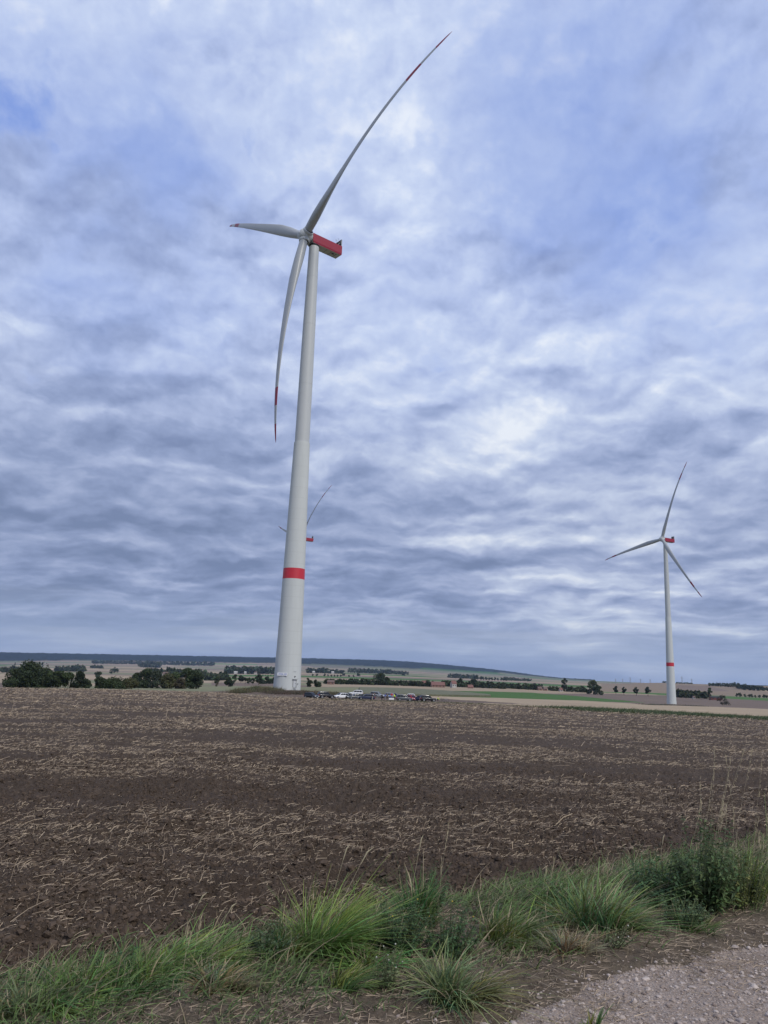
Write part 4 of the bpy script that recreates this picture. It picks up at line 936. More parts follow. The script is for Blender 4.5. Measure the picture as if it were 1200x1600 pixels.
# ------------------------------------------------------------------ buildings
M_roof = mat('red roof tiles', (.165, .078, .062), .8, noise=.2, nscale=.5); M_roofb = mat('brown roof', (.13, .085, .07), .8, noise=.2, nscale=.5)
M_wallw = mat('white render', (.38, .37, .35), .85, noise=.08, nscale=.5); M_wallb = mat('brick wall', (.20, .115, .085), .85, noise=.2, nscale=.5); M_glass = mat('window glass', (.03, .035, .045), .12)
def house(px, r, wpx, hwall, hroof, label, wall=None, roof=None, depth=9, rz=.1, cat='house', name='house', nwin=3, lift=0):
    p = atr(px, r); w = wpx*px_m(r); t = empty(name, (p[0], p[1], p[2]+lift), rz, label, cat, 'buildings of the far village')
    wl = MB().box((0, 0, hwall/2-.5), (w, depth, hwall+1)); k = [(-w/2, -depth/2, hwall), (-w/2, depth/2, hwall), (-w/2, 0, hwall+hroof*.96), (w/2, -depth/2, hwall), (w/2, depth/2, hwall), (w/2, 0, hwall+hroof*.96)]
    wl.add(k, [(0, 2, 1), (3, 4, 5)]); wl.build('wall', wall or M_wallw, t)
    o = .4; rf = MB(); a = (-w/2-o, w/2+o); s = hroof/(depth/2)
    for sg in (-1, 1):
        y1 = sg*(depth/2+o); z1 = hwall-o*s
        rf.add([(a[0], y1, z1), (a[1], y1, z1), (a[1], 0, hwall+hroof), (a[0], 0, hwall+hroof), (a[0], y1, z1+.25), (a[1], y1, z1+.25), (a[1], 0, hwall+hroof+.25), (a[0], 0, hwall+hroof+.25)],
               [(0, 1, 2, 3), (7, 6, 5, 4), (0, 4, 5, 1), (1, 5, 6, 2), (3, 2, 6, 7), (0, 3, 7, 4)])
    rf_ = rf.build('roof', roof or M_roof, t)
    if cat == 'house': MB().box((w*.2, .6, hwall+hroof+.3), (.7, .7, 1.6)).build('chimney', M_wallb, rf_)
    for i in range(nwin):
        x_ = -w/2+w*(i+.5)/nwin; MB().box((x_, -depth/2-.02, hwall*.55), (1.2, .1, 1.3)).build('window', M_glass, t)
    return t
house(684, 985, 20, 2.8, 3.6, 'long barn with a wide red roof among the village trees', M_wallb, M_roof, 14, .05, 'barn', 'barn', 4)
house(663, 1015, 7, 3.2, 4.0, 'small red-roofed house just left of the long barn', M_wallb, M_roof, 9, -.1, nwin=2)
house(708.5, 1000, 7, 5, 3.6, 'white house with a red roof right of the long barn', M_wallw, M_roof, 9, .2, nwin=2)
house(735, 1010, 7.5, 2.6, 3.0, 'low red-roofed house right of the white house', M_wallb, M_roof, 8, .0, nwin=2, lift=-1.5)
house(517, 930, 10, 3.0, 2.0, 'low brown shed at the left end of the hedge', M_wallb, M_roofb, 9, .0, 'shed', 'shed', 2)
house(843, 1120, 6, 2.4, 2.4, 'small red-roofed building left of the two past the hedge end', M_wallb, M_roofb, 8, .1, nwin=1)
house(852, 1120, 5, 2.2, 2.2, 'small red-roofed building right of the two past the hedge end', M_wallb, M_roofb, 8, -.1, nwin=1)
house(876, 1120, 4, 2.2, 2.4, 'tiny red roof within the broken low hedge', M_wallw, M_roof, 7, .1, nwin=1)
house(1117, 1110, 15, 3.0, 1.6, 'long low dark shed with reddish wall near the right edge', mat('dark red boards', (.13, .04, .035), .8), mat('dark roof', (.03, .03, .03), .8), 9, -.05, 'shed', 'shed', 3)
house(1083, 1120, 2.6, 2.2, 1.4, 'tiny pale hut in front of the wood by the right turbine', M_wallw, M_roofb, 4, 0, 'hut', 'hut', 1)
house(398, 2900, 4, 5, 4, 'pale house at the right side of the wood left of the tower', M_wallw, M_roofb, 10, 0, nwin=2)
house(367, 2900, 5, 6, 4, 'pale house at the left side of the wood left of the tower', M_wallw, M_wallw, 10, 0, nwin=2)
house(382, 2900, 3, 6, 3, 'smallest pale house in the wood left of the tower', M_wallw, M_wallw, 10, 0, nwin=2)
house(519, 3500, 4, 6, 4, 'left pale far house between the far woods right of the tower', M_wallw, M_wallw, 10, 0, nwin=2)
house(489, 3450, 3.5, 6, 4, 'pale far house under the far wood right of the tower', M_wallw, M_wallw, 10, 0, nwin=2)
house(257, 1700, 7, 9, 4, 'pale building glimpsed between the second clump and the belt behind', M_wallw, M_roofb, 12, 0, nwin=3)
# pale tower glimpsed above the second clump
p = atr(226, 480); tw = empty('silo_tower', p, 0, 'pale square tower rising just left of the tallest tree of the second clump', 'tower')
_, e = raydir(226, 1047.5); hh = EYE+480*e-p[2]
MB().box((0, 0, hh/2), (2.0, 2.0, hh)).build('wall', mat('pale boards', (.35, .34, .30), .8, noise=.15, nscale=1), tw); MB().box((0, 0, hh+.2), (2.3, 2.3, .35)).build('roof', M_white, tw)
MB().box((0, -1.02, hh-1.9), (1.1, .06, 1.3)).build('window', M_glass, tw)
# raised hide on a post
p = at(1108, 1090, 300); hd = empty('raised_hide', p, .2, 'reddish box on a thin pale post beside the tree on the right', 'raised hide'); s_ = np.hypot(p[0], p[1])/1200
MB().box((0, 0, 2*s_), (.35*s_, .35*s_, 4.2*s_)).build('post', M_white, hd); MB().box((-.6*s_, 0, 5.6*s_), (3.4*s_, 2*s_, 2.8*s_)).build('cabin', mat('faded red', (.38, .17, .14), .8), hd)
MB().box((-.6*s_, 0, 7.1*s_), (3.8*s_, 2.4*s_, .3*s_)).build('roof', M_roofb, hd)
# pylons and masts
def pylon(px, top, r, label, name='pylon', wide=True):
    p = atr(px, r); _, e = raydir(px, top); h = EYE+r*e-p[2]; b = MB(); w = h*.11 if wide else h*.03
    for sx_ in (-1, 1):
        for sy_ in (-1, 1): b.tube([(sx_*w, sy_*w, 0), (sx_*w*.35, sy_*w*.35, h*.6), (sx_*w*.1, sy_*w*.1, h)], max(.22, h*.008), 4)
    for k in range(6):
        z0, z1 = h*.1*k, h*.1*(k+1); q0, q1 = w*(1-.65*z0/(h*.6)), w*(1-.65*z1/(h*.6))
        b.tube([(-q0, -q0, z0), (q1, -q1, z1)], .15, 4); b.tube([(q0, q0, z0), (-q1, q1, z1)], .15, 4)
    t = empty(name, p, 0, label, 'pylon' if wide else 'mast', 'power pylons on the right skyline' if wide else None); b.build('lattice', M_grey, t)
    if wide:
        a = MB()
        for z_, l_ in ((.68, .22), (.80, .28), (.92, .18)): a.box((0, 0, h*z_), (h*l_*2, .3, .35))
        a.build('cross_arm', M_grey, t)
for px, tp, lb in [(962, 1060.5, 'leftmost faint pylon on the right skyline'), (973, 1060.5, 'second faint pylon from the left on the skyline'), (985, 1058.5, 'taller third pylon from the left on the skyline'), (1001, 1060.5, 'fourth pylon, left of the copse on the skyline'), (1016, 1061, 'fifth pylon, nearest the left side of the right turbine')]:
    pylon(px, tp, 3000, lb)
pylon(1066, 1057, 2950, 'tall pylon just right of the right turbine tower'); pylon(1081, 1060.5, 2950, 'shorter pylon above the skyline copse right of the turbine')
pylon(627, 1032, 9000, 'tiny mast on the crest of the wooded ridge', 'radio_mast', False)

# ------------------------------------------------------------------ cars
M_tyre = mat('tyre rubber', (.02, .02, .02), .85); M_rim = mat('alloy rim', (.28, .29, .30), .45, metal=.5); M_cg = mat('car glass', (.012, .015, .02), .12, spec=.4)
M_head = mat('headlight glass', (.75, .78, .8), .1); M_tail = mat('tail light red', (.5, .01, .015), .2); M_plate = mat('number plate', (.7, .7, .68), .5); M_trim = mat('black plastic', (.018, .018, .02), .6)
def paint(name, c): return mat('car paint '+name, c, .35, coat=.25, spec=.4)
CARP = dict(black=(.010, .011, .016), navy=(.012, .020, .055), white=(.68, .69, .70), grey=(.065, .075, .085), silver=(.26, .28, .30), red=(.36, .015, .03), blue=(.03, .07, .16))
def car(p, rz, kind, colr_, label, name='parked_car'):
    # local +x = forward
    t = empty(name, p, rz, label, 'car', 'cars parked beside the tall turbine'); m_ = paint(colr_, CARP[colr_])
    L, W_, H = dict(hatch=(4.0, 1.75, 1.47), estate=(4.65, 1.82, 1.47), suv=(4.45, 1.86, 1.68), sedan=(4.6, 1.82, 1.44), van=(4.9, 1.92, 1.95))[kind]
    h = L/2; zb = .62*H if kind != 'van' else .55*H; g = .22 if kind != 'suv' else .28
    # lower body loft: x stations with half-width, bottom, belt height
    st = [(-h, .72, g+.18, zb*.80), (-h+.12, .88, g+.05, zb*.98), (-h+.6, .96, g, zb), (-.2, 1.0, g, zb), (h*.38, 1.0, g, zb*.97), (h*.72, .95, g, zb*.88), (h-.14, .84, g+.05, zb*.72), (h, .66, g+.16, zb*.58)]
    b = MB(); rings_ = []
    for (x_, wf, z0, z1) in st:
        y_ = W_/2*wf; rings_.append([(x_, -y_*.93, z0), (x_, -y_, z0+(z1-z0)*.35), (x_, -y_*.985, z0+(z1-z0)*.8), (x_, -y_*.90, z1), (x_, 0, z1+.03), (x_, y_*.90, z1), (x_, y_*.985, z0+(z1-z0)*.8), (x_, y_, z0+(z1-z0)*.35), (x_, y_*.93, z0)])
    vs = [v for r_ in rings_ for v in r_]; n = 9; fs = [(i*n+k, (i+1)*n+k, (i+1)*n+(k+1) % n, i*n+(k+1) % n) for i in range(len(st)-1) for k in range(n)]
    b.add(vs, fs+[tuple(range(n)), tuple((len(st)-1)*n+k for k in range(n))[::-1]])
    # roof shell and pillars
    rear = {'hatch': -.98, 'estate': -.97, 'suv': -.97, 'sedan': -.62, 'van': -.99}[kind]; rt = {'hatch': -.80, 'estate': -.84, 'suv': -.84, 'sedan': -.34, 'van': -.93}[kind]
    fb = {'van': .62}.get(kind, .42); ft = {'van': .36}.get(kind, .10)
    yb, yt = W_/2*.88, W_/2*.70
    xs = [(rear*h, zb*.97), (rt*h, H-.04), (rt*h+.5, H), (ft*h-.3, H), (ft*h, H-.05), (fb*h, zb*.95)]
    vs = []
    for (x_, z_) in xs:
        f_ = (z_-zb*.95)/(H-zb*.95); y_ = yb+(yt-yb)*f_; vs += [(x_, -y_, z_), (x_, y_, z_)]
    b.add(vs, [(2*i, 2*i+1, 2*i+3, 2*i+2) for i in range(5)]+[(0, 2, 4, 6, 8, 10), (11, 9, 7, 5, 3, 1), (0, 10, 11, 1)])
    body = b.build('body', m_, t, True, bevel=.04)
    # glass: windscreen, rear window, side windows
    def glass(nm, pts, parent=t):
        q = MB(); c = np.mean(pts, axis=0); q.add([tuple(p_) for p_ in pts], [tuple(range(len(pts)))]); return q.build(nm, M_cg, parent)
    def lerp(a, b_, t_): return tuple(a[i]+(b_[i]-a[i])*t_ for i in range(3))
    def gq(nm, A, B, C_, D_, off):
        A, B, C_, D_ = [np.array(q)+np.array(off) for q in (A, B, C_, D_)]; c = (A+B+C_+D_)/4; glass(nm, [c+(q-c)*.86 for q in (A, B, C_, D_)])
    v = vs; gq('windscreen', v[8], v[9], v[11], v[10], (.03, 0, .03)); gq('rear_window', v[1], v[0], v[2], v[3], (-.03, 0, .03))
    for sgn, o_ in ((-1, 0), (1, 1)):
        b0, b1, t1, t0 = np.array(v[0+o_]), np.array(v[10+o_]), np.array(v[8+o_]), np.array(v[2+o_])
        for (a0, a1) in ((.05, .34), (.37, .63), (.66, .93)):
            lo0, lo1 = b0+(b1-b0)*a0, b0+(b1-b0)*a1; hi0, hi1 = t0+(t1-t0)*a0, t0+(t1-t0)*a1
            q = [lo0+(hi0-lo0)*.10, lo1+(hi1-lo1)*.10, lo1+(hi1-lo1)*.86, lo0+(hi0-lo0)*.86]; q = [p_+np.array([0, sgn*.035, .01]) for p_ in q]
            glass('side_window', q if sgn < 0 else q[::-1])
    rw = .31 if kind not in ('suv', 'van') else .35
    for x_ in (-h*.60, h*.62):
        for sgn in (-1, 1):
            y_ = sgn*(W_/2-.07)
            q = MB(); q.tube([(x_, y_-sgn*.11, rw), (x_, y_+sgn*.085, rw)], rw, 20); wh = q.build('wheel', M_tyre, t)
            q = MB(); q.tube([(x_, y_+sgn*.06, rw), (x_, y_+sgn*.10, rw)], rw*.62, 14); q.build('rim', M_rim, wh)
    for sgn in (-1, 1):
        MB().box((h-.12, sgn*W_*.33, zb*.66), (.16, .34, .16)).build('headlight', M_head, t, bevel=.02)
        MB().box((-h+.07, sgn*W_*.37, zb*.80), (.12, .24, .24)).build('tail_light', M_tail, t, bevel=.02)
        MB().box((ft*h+.42, sgn*(W_/2+.06), zb*1.05), (.14, .2, .14)).build('mirror', m_, t, bevel=.02)
    MB().box((h-.02, 0, zb*.42), (.06, .9, .18)).build('grille', M_trim, t); MB().box((h+.02, 0, zb*.34), (.03, .5, .11)).build('number_plate', M_plate, t); MB().box((-h-.01, 0, zb*.6), (.03, .5, .11)).build('number_plate', M_plate, t)
    if kind in ('suv', 'estate'):
        for sgn in (-1, 1): MB().box(((rt+ft)*h/2, sgn*yt*.95, H+.05), (h*.8, .04, .04)).build('roof_rail', M_rim, t)
    return t
def on_ground(px, py): p = at(px, py, 150); return p
CARS = [ # px, foot row, heading (deg, 0 = facing right, -90 = facing the camera), kind, colour, label
 (486.5, 1091.3, -38, 'hatch', 'black', 'black hatchback nearest the turbine tower, facing right towards the camera'),
 (509, 1091.2, 25, 'suv', 'black', 'dark off-roader seen from its rear corner, second from the tower'),
 (532.5, 1091.5, -150, 'hatch', 'white', 'small white car at the left end of the dense row'),
 (543, 1091.8, -70, 'hatch', 'black', 'black hatchback nosed towards the camera beside the small white car'),
 (555.5, 1087.2, 178, 'suv', 'white', 'white off-roader standing highest, behind the dark grey estate'),
 (555.5, 1092.5, -160, 'estate', 'grey', 'dark grey estate in front of the white off-roader'),
 (572, 1093.2, -172, 'estate', 'navy', 'navy estate just left of the standing people'),
 (590, 1090.2, -20, 'suv', 'silver', 'silver car behind the leftmost people'),
 (604, 1090.6, 170, 'estate', 'silver', 'pale silver estate behind the person in a blue jacket'),
 (617.5, 1090.8, -15, 'sedan', 'grey', 'grey saloon behind the person in yellow'),
 (631, 1095.4, 12, 'suv', 'grey', 'large grey off-roader in front, right of the person in yellow'),
 (638.5, 1091.8, 175, 'hatch', 'white', 'white hatchback behind the grey off-roader'),
 (644, 1094.8, -60, 'hatch', 'red', 'red hatchback between white and navy cars'),
 (655.5, 1095.4, 160, 'estate', 'navy', 'navy estate next to the red hatchback'),
 (668.5, 1096.2, 14, 'suv', 'black', 'black off-roader at the right end of the row'),
]
for (px, py, hd_, kd, cc, lb) in CARS: car(on_ground(px, py), R(hd_), kd, cc, lb)

# ------------------------------------------------------------------ people
M_skin = mat('skin', (.42, .26, .19), .6); M_hair = mat('hair', (.04, .028, .02), .8)
def skin_mesh(name, pts, edges, rad, m_, parent, sub=1):
    me = bpy.data.meshes.new(name); me.from_pydata(pts, edges, []); o = bpy.data.objects.new(name, me); COL.objects.link(o)
    md = o.modifiers.new('skin', 'SKIN'); md.use_smooth_shade = True
    for i, v in enumerate(me.skin_vertices[0].data): v.radius = (rad[i], rad[i]*.82 if rad[i] > .1 else rad[i]); v.use_root = (i == 0)
    ss = o.modifiers.new('sub', 'SUBSURF'); ss.levels = sub; ss.render_levels = sub
    dg = bpy.context.evaluated_depsgraph_get(); m2 = bpy.data.meshes.new_from_object(o.evaluated_get(dg)); bpy.data.objects.remove(o)
    m2.materials.clear(); m2.materials.append(m_); m2.name = name
    r_ = bpy.data.objects.new(name, m2); COL.objects.link(r_); r_.parent = parent; return r_
def cloth(n, c): return mat('cloth '+n, c, .85)
def person(p, rz, top, trou, label, pose='stand', h=1.75, hairc=None):
    t = empty('person', p, rz, label, 'person', 'people gathered by the cars'); k = h/1.75
    bend = {'stand': 0, 'bend': .9, 'crouch': .5}[pose]; kn = {'stand': 0, 'bend': .05, 'crouch': .62}[pose]   # local +x: forward
    hipz = .93-(.42*kn/.62 if kn > .1 else 0); hx = -.12*bend-(.1 if kn > .1 else 0)
    def up(l, z, b=1.0): return (hx+math.sin(bend*b)*l, 0, z+math.cos(bend*b)*l)
    sp = [(hx, 0, hipz), up(.22, hipz), up(.44, hipz), up(.54, hipz), up(.60, hipz, .8), up(.74, hipz, .75)]
    def off(q, dy, dx=0, dz=0): return (q[0]+dx, q[1]+dy, q[2]+dz)
    sh = sp[2]; fwd = .12+.25*(bend > 0)
    pts = list(sp); edges = [(0, 1), (1, 2), (2, 3), (3, 4), (4, 5)]; rad = [.15, .135, .155, .06, .075, .10]
    joints = {}
    for s in (-1, 1):
        b = len(pts); a = off(sh, s*.17); el = (sh[0]+.05+fwd*.3, s*.27, sh[2]-.26); wr = (sh[0]+.12+fwd, s*.22, sh[2]-.46+.05*s); hn = (wr[0]+.05, wr[1]-.01*s, wr[2]-.07)
        pts += [a, el, wr, hn]; edges += [(2, b), (b, b+1), (b+1, b+2), (b+2, b+3)]; rad += [.07, .045, .032, .038]
        b = len(pts); th_ = (hx+.0, s*.10, hipz-.04); knp = (hx+.03+.36*kn*1.2, s*.12, .49 if kn < .1 else .45); an = (hx+.0 if kn < .1 else hx+.12, s*.13+.03*s, .09); toe = (an[0]+.17, an[1]+.02*s, .035)
        pts += [th_, knp, an, toe]; edges += [(0, b), (b, b+1), (b+1, b+2), (b+2, b+3)]; rad += [.095, .062, .042, .04]
    sc = lambda q: [(a*k, b_*k, c*k) for a, b_, c in q]
    skin_mesh('body', sc(pts), edges, [r_*k for r_ in rad], M_skin, t)
    jp = [pts[0], pts[1], pts[2], pts[3], pts[6], pts[7], pts[8], pts[14], pts[15], pts[16]]
    skin_mesh('jacket', sc(jp), [(0, 1), (1, 2), (2, 3), (2, 4), (4, 5), (5, 6), (2, 7), (7, 8), (8, 9)], [q*k for q in (.175, .165, .185, .09, .095, .065, .052, .095, .065, .052)], top, t)
    tp_ = [pts[0], pts[10], pts[11], pts[12], pts[18], pts[19], pts[20]]
    skin_mesh('trousers', sc(tp_), [(0, 1), (1, 2), (2, 3), (0, 4), (4, 5), (5, 6)], [q*k for q in (.165, .115, .08, .062, .115, .08, .062)], trou, t)
    hd = pts[5]; MB().ico((hd[0]*k-.012, 0, hd[2]*k+.035), .118*k, 0, (1.0, .85, .85)).build('hair', hairc or M_hair, t, True, sub=1)
    return t
cb, cg, cbl, cr_, cy, cw, cbr = cloth('black', (.012, .012, .015)), cloth('grey', (.20, .20, .20)), cloth('blue', (.03, .09, .38)), cloth('red', (.45, .02, .04)), cloth('yellow', (.62, .80, .05)), cloth('pale', (.42, .38, .32)), cloth('bright blue', (.05, .20, .62))
PEOPLE = [
 (581.5, 1093.8, 20, cb, cw, 'person in black top and pale trousers, leftmost of the group', 'stand'),
 (584.5, 1093.6, 160, cb, cb, 'person all in black second from the left of the group', 'stand'),
 (588.5, 1093.8, 180, cb, cg, 'person in black jacket and grey trousers against the silver car', 'bend'),
 (596.5, 1094.2, 30, cb, cb, 'stocky person all in black left of the blue jackets', 'stand'),
 (601.8, 1094.4, 200, cbl, cg, 'person in royal-blue jacket and grey trousers', 'stand'),
 (604.8, 1094.3, 170, cb, cb, 'person in black between the two blue jackets', 'stand'),
 (607.6, 1094.2, 10, cbr, cg, 'person in bright light-blue jacket bending forward', 'bend'),
 (612, 1092.2, -90, cr_, cg, 'person in red top beside the one in yellow', 'stand'),
 (616, 1094.4, -20, cy, cb, 'person in a bright yellow jacket and black trousers standing by the cars', 'stand'),
 (621, 1093.6, 150, cloth('mauve', (.25, .14, .16)), cg, 'person in mauve top at the left rear of the grey off-roader', 'stand'),
 (684, 1095.8, 10, cloth('lime', (.55, .62, .12)), cb, 'person in a lime vest crouching by the bicycles at the right end', 'crouch'),
]
for (px, py, a, tp_, tr_, lb, ps) in PEOPLE: person(on_ground(px, py), R(a), tp_, tr_, lb, ps, random.uniform(1.68, 1.85))
# folding table
p = on_ground(611.5, 1095.4); ft_ = empty('folding_table', p, .05, 'white folding table standing low in front of the people', 'table')
MB().box((0, 0, .72), (1.4, .7, .04)).build('table_top', M_white, ft_, bevel=.01); MB().box((0, -.33, .55), (1.36, .02, .32)).build('cloth_edge', M_white, ft_)
for sx_ in (-1, 1):
    for sy_ in (-1, 1): MB().tube([(sx_*.6, sy_*.28, 0), (sx_*.6, sy_*.28, .7)], .02, 6).build('leg', M_grey, ft_)
# bicycles
def bicycle(p, rz, label, colr_):
    t = empty('bicycle', p, rz, label, 'bicycle', 'bicycles at the right end of the cars'); m_ = mat('bike '+label[:8], colr_, .4)
    for x_ in (-.52, .52):
        ring = [(x_+.34*math.cos(a), 0, .34+.34*math.sin(a)) for a in np.linspace(0, 2*math.pi, 25)]; w_ = MB().tube(ring, .022, 6).build('wheel', M_tyre, t)
        sp = MB()
        for k in range(8): a = k*math.pi/8; sp.tube([(x_-.32*math.cos(a), 0, .34-.32*math.sin(a)), (x_+.32*math.cos(a), 0, .34+.32*math.sin(a))], .003, 4)
        sp.build('spokes', M_rim, w_)
    fr = MB(); A_, B_, C_, D_, E_ = (-.52, 0, .34), (-.08, 0, .30), (-.22, 0, .86), (.34, 0, .86), (.36, 0, .72)
    for a, b_ in ((A_, B_), (A_, C_), (B_, C_), (B_, E_), (C_, D_), (D_, (.52, 0, .34))): fr.tube([a, b_], .02, 6)
    fr.build('frame', m_, t); MB().tube([(.34, -.3, 1.0), (.30, -.1, 1.0), (.33, 0, .9), (.30, .1, 1.0), (.34, .3, 1.0)], .016, 6).build('handlebar', M_dark, t)
    MB().box((-.26, 0, .98), (.26, .14, .06), taper=.7).tube([(-.22, 0, .84), (-.26, 0, .96)], .014, 6).build('saddle', M_dark, t); MB().box((-.08, 0, .30), (.36, .14, .03)).build('cranks', M_dark, t)
bicycle(on_ground(690.5, 1096.0), R(18), 'black bicycle standing beside the crouching person', (.02, .02, .02)); bicycle(on_ground(696.5, 1096.4), R(-40), 'silver bicycle at the far right end beyond the black one', (.4, .4, .42))

# ------------------------------------------------------------------ rough grass on banks and field margins (far)
def scrub(pts_fn, n, hh_, label, base_c, tip_c, name, width=.05, dens_lobes=None, lean=.3):
    x, y = pts_fn(n); z = ground(x, y); a = RNG.uniform(0, 2*np.pi, len(x)); el = RNG.uniform(.7, 1.5, len(x))
    d = np.stack([np.cos(a)*np.cos(el), np.sin(a)*np.cos(el), np.sin(el)], -1); ln_ = hh_*RNG.uniform(.4, 1.2, len(x))*np.clip(1+1.2*fbm(x*.35, y*.35, 3), .3, 2.2)
    c0 = np.array(base_c)*RNG.uniform(.7, 1.3, (len(x), 1)); c1 = np.array(tip_c)*RNG.uniform(.7, 1.3, (len(x), 1))
    hue = fbm(x*.2+40, y*.2, 2)[:, None]; c1 = c1*(1+hue*np.array([.5, .1, .3])); c0 = c0*(1+hue*np.array([.5, .1, .3]))
    V, F, C = ribbons(np.stack([x, y, z-.03], -1), d, ln_, np.full(len(x), width)*RNG.uniform(.5, 1.5, len(x)), np.stack([RNG.normal(lean, .2, len(x)), RNG.normal(0, .2, len(x)), -RNG.uniform(.1, .4, len(x))], -1), 2, np.stack([-np.sin(a), np.cos(a), np.zeros(len(x))], -1), c0, c1)
    o = npmesh(name, V, F, M_grass, col=C); return tag(o, label, 'grass', kind='stuff')
def along(pxs, pys, spread, rmin=150):
    P_ = np.array([at(a, b, rmin)[:2] for a, b in zip(pxs, pys)])
    def fn(n):
        t = RNG.uniform(0, len(P_)-1, n); i = t.astype(int); f = (t-i)[:, None]; q = P_[i]*(1-f)+P_[i+1]*f
        q = q+RNG.normal(0, 1, (n, 2))*np.array(spread); return q[:, 0], q[:, 1]
    return fn
scrub(along([372, 385, 400, 415, 432], [1083, 1080, 1079, 1080, 1081], (1.2, 5)), 9000, 1.5, 'tall yellow-green grass mound left of the tower foot', (.06, .055, .03), (.16, .145, .075), 'bank_grass', .10)
scrub(along([425, 440, 455, 470, 485], [1083, 1083.5, 1083.5, 1084, 1084], (1.5, 3.5)), 7000, .9, 'dry brown weeds on the bank at the tower foot', (.05, .038, .028), (.15, .115, .08), 'bank_grass', .08)
scrub(along([472, 490, 510, 530, 550], [1082, 1083, 1084, 1085, 1086], (2, 4)), 8000, .8, 'olive grass on the low bank behind the first cars', (.06, .05, .03), (.17, .15, .085), 'bank_grass', .08)
scrub(along([500, 560, 640, 700, 760, 840, 900], [1093, 1094.5, 1097, 1098.5, 1101, 1105, 1108.5], (1.0, 4)), 12000, .35, 'thin green margin at the far edge of the ploughed field', (.05, .06, .025), (.12, .13, .06), 'field_margin', .06)
scrub(along([880, 940, 1000, 1060, 1120, 1200, 1260], [1108, 1110.5, 1113, 1116, 1119.5, 1124.5, 1129], (1.5, 12)), 34000, .8, 'green weedy margin along the ploughed field on the right', (.035, .055, .02), (.085, .115, .045), 'field_margin', .08)
scrub(along([1005, 1030, 1050, 1080, 1100], [1101, 1101.5, 1101.8, 1103, 1104], (3, 2)), 3000, .9, 'dark weeds round the foot of the right turbine', (.03, .035, .02), (.07, .075, .04), 'bank_grass', .15)
# standing crop with a visible near edge, behind the cars
def crop():
    near_l = [(560, 1087.2), (600, 1087.4), (650, 1087.6), (700, 1088.2), (740, 1088.8), (767, 1088.9)]; far_l = [(560, 1075), (600, 1075.5), (650, 1077.3), (700, 1080.5), (740, 1084), (767, 1087)]
    NP = [at(*q, 180) for q in near_l]; FP = [at(*q, 180) for q in far_l]; n = 120; m = 30
    t = np.linspace(0, len(NP)-1, n); i = np.minimum(t.astype(int), len(NP)-2); f = (t-i)[:, None]; A_ = np.array(NP); B_ = np.array(FP); a = A_[i]*(1-f)+A_[i+1]*f; b = B_[i]*(1-f)+B_[i+1]*f
    s = np.linspace(0, 1, m)[:, None, None]; G = a[None]*(1-s)+b[None]*s; x, y = G[..., 0], G[..., 1]; z = ground(x, y)+.85+.12*fbm(x*.5, y*.5, 3); z0 = ground(x, y)-.1
    V = np.stack([x, y, z], -1); V[0, :, 2] = z0[0]; V[:, 0, 2] = z0[:, 0]; V[:, -1, 2] = z0[:, -1]; V[-1, :, 2] = z0[-1]
    V[1, :, :2] = V[0, :, :2]+.02
    cc = np.tile(PGR*.85, (n*m, 1)); F_ = quads(m, n, False)[:, :n-1].reshape(-1, 4)
    o = npmesh('standing_crop', V.reshape(-1, 3), F_, M_leaf, col=cc); tag(o, 'pale green standing crop with a dark near edge behind the cars', 'crop', kind='stuff')
crop()

# ------------------------------------------------------------------ near verge vegetation
def blades(rng, n, rad, h, lean=(.25, 0), spread=.5, droop=.5, width=.0078, cb_=(.03, .05, .015), ct=(.10, .15, .045), nseg=6, dry=.08):
    n = int(n*.66); nc = max(3, int(n/36)); cr_ = rad*np.sqrt(rng.uniform(0, 1, nc)); ca_ = rng.uniform(0, 2*np.pi, nc); ci = rng.integers(0, nc, n)
    chh = rng.uniform(.62, 1.12, nc)*(1-.25*(cr_/rad)**2); cl = rng.normal(0, .22, (nc, 2)); ctn = rng.uniform(.75, 1.25, nc); chue = rng.normal(0, .12, nc)
    x = cr_[ci]*np.cos(ca_[ci])+rng.normal(0, rad*.13, n); y = cr_[ci]*np.sin(ca_[ci])+rng.normal(0, rad*.13, n); r = np.hypot(x, y); a = np.arctan2(y, x)
    q = spread*np.clip(r/rad, 0, 1.2)*rng.uniform(.4, 1.3, n); aa = a+rng.normal(0, .6, n)
    d = np.stack([np.cos(aa)*q+rng.normal(lean[0], .15, n)+cl[ci, 0], np.sin(aa)*q+rng.normal(lean[1], .15, n)+cl[ci, 1], np.ones(n)], -1); d /= np.linalg.norm(d, axis=1, keepdims=True)
    ln_ = h*rng.uniform(.4, 1.1, n)*chh[ci]*1.08; cu = d*np.array([1, 1, 0])*droop*rng.uniform(.2, 1.9, n)[:, None]; cu[:, 2] = -droop*rng.uniform(.15, 1.0, n); cu[:, 0] += lean[0]*.35; cu += rng.normal(0, .07, (n, 3))
    sd_ = np.stack([-np.sin(aa)+rng.normal(0, .6, n), np.cos(aa)+rng.normal(0, .6, n), rng.normal(0, .2, n)], -1)
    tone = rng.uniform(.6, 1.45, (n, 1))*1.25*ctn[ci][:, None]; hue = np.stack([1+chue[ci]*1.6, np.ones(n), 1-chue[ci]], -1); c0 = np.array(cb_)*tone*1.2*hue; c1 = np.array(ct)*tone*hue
    dr = rng.uniform(0, 1, n) < dry+.03; c0[dr] = np.array([.16, .125, .075])*tone[dr]; c1[dr] = np.array([.34, .28, .18])*tone[dr]*.9
    return ribbons(np.stack([x, y, np.zeros(n)], -1), d, ln_, width*rng.uniform(.5, 1.5, n), cu, nseg, sd_, c0, c1)
def seat(px, py):
    p = at(px, py); z = float(near_z(np.array([p[0]]), np.array([p[1]]))[0]); return np.array([p[0], p[1], z])
TG = 'grass tussocks along the verge'
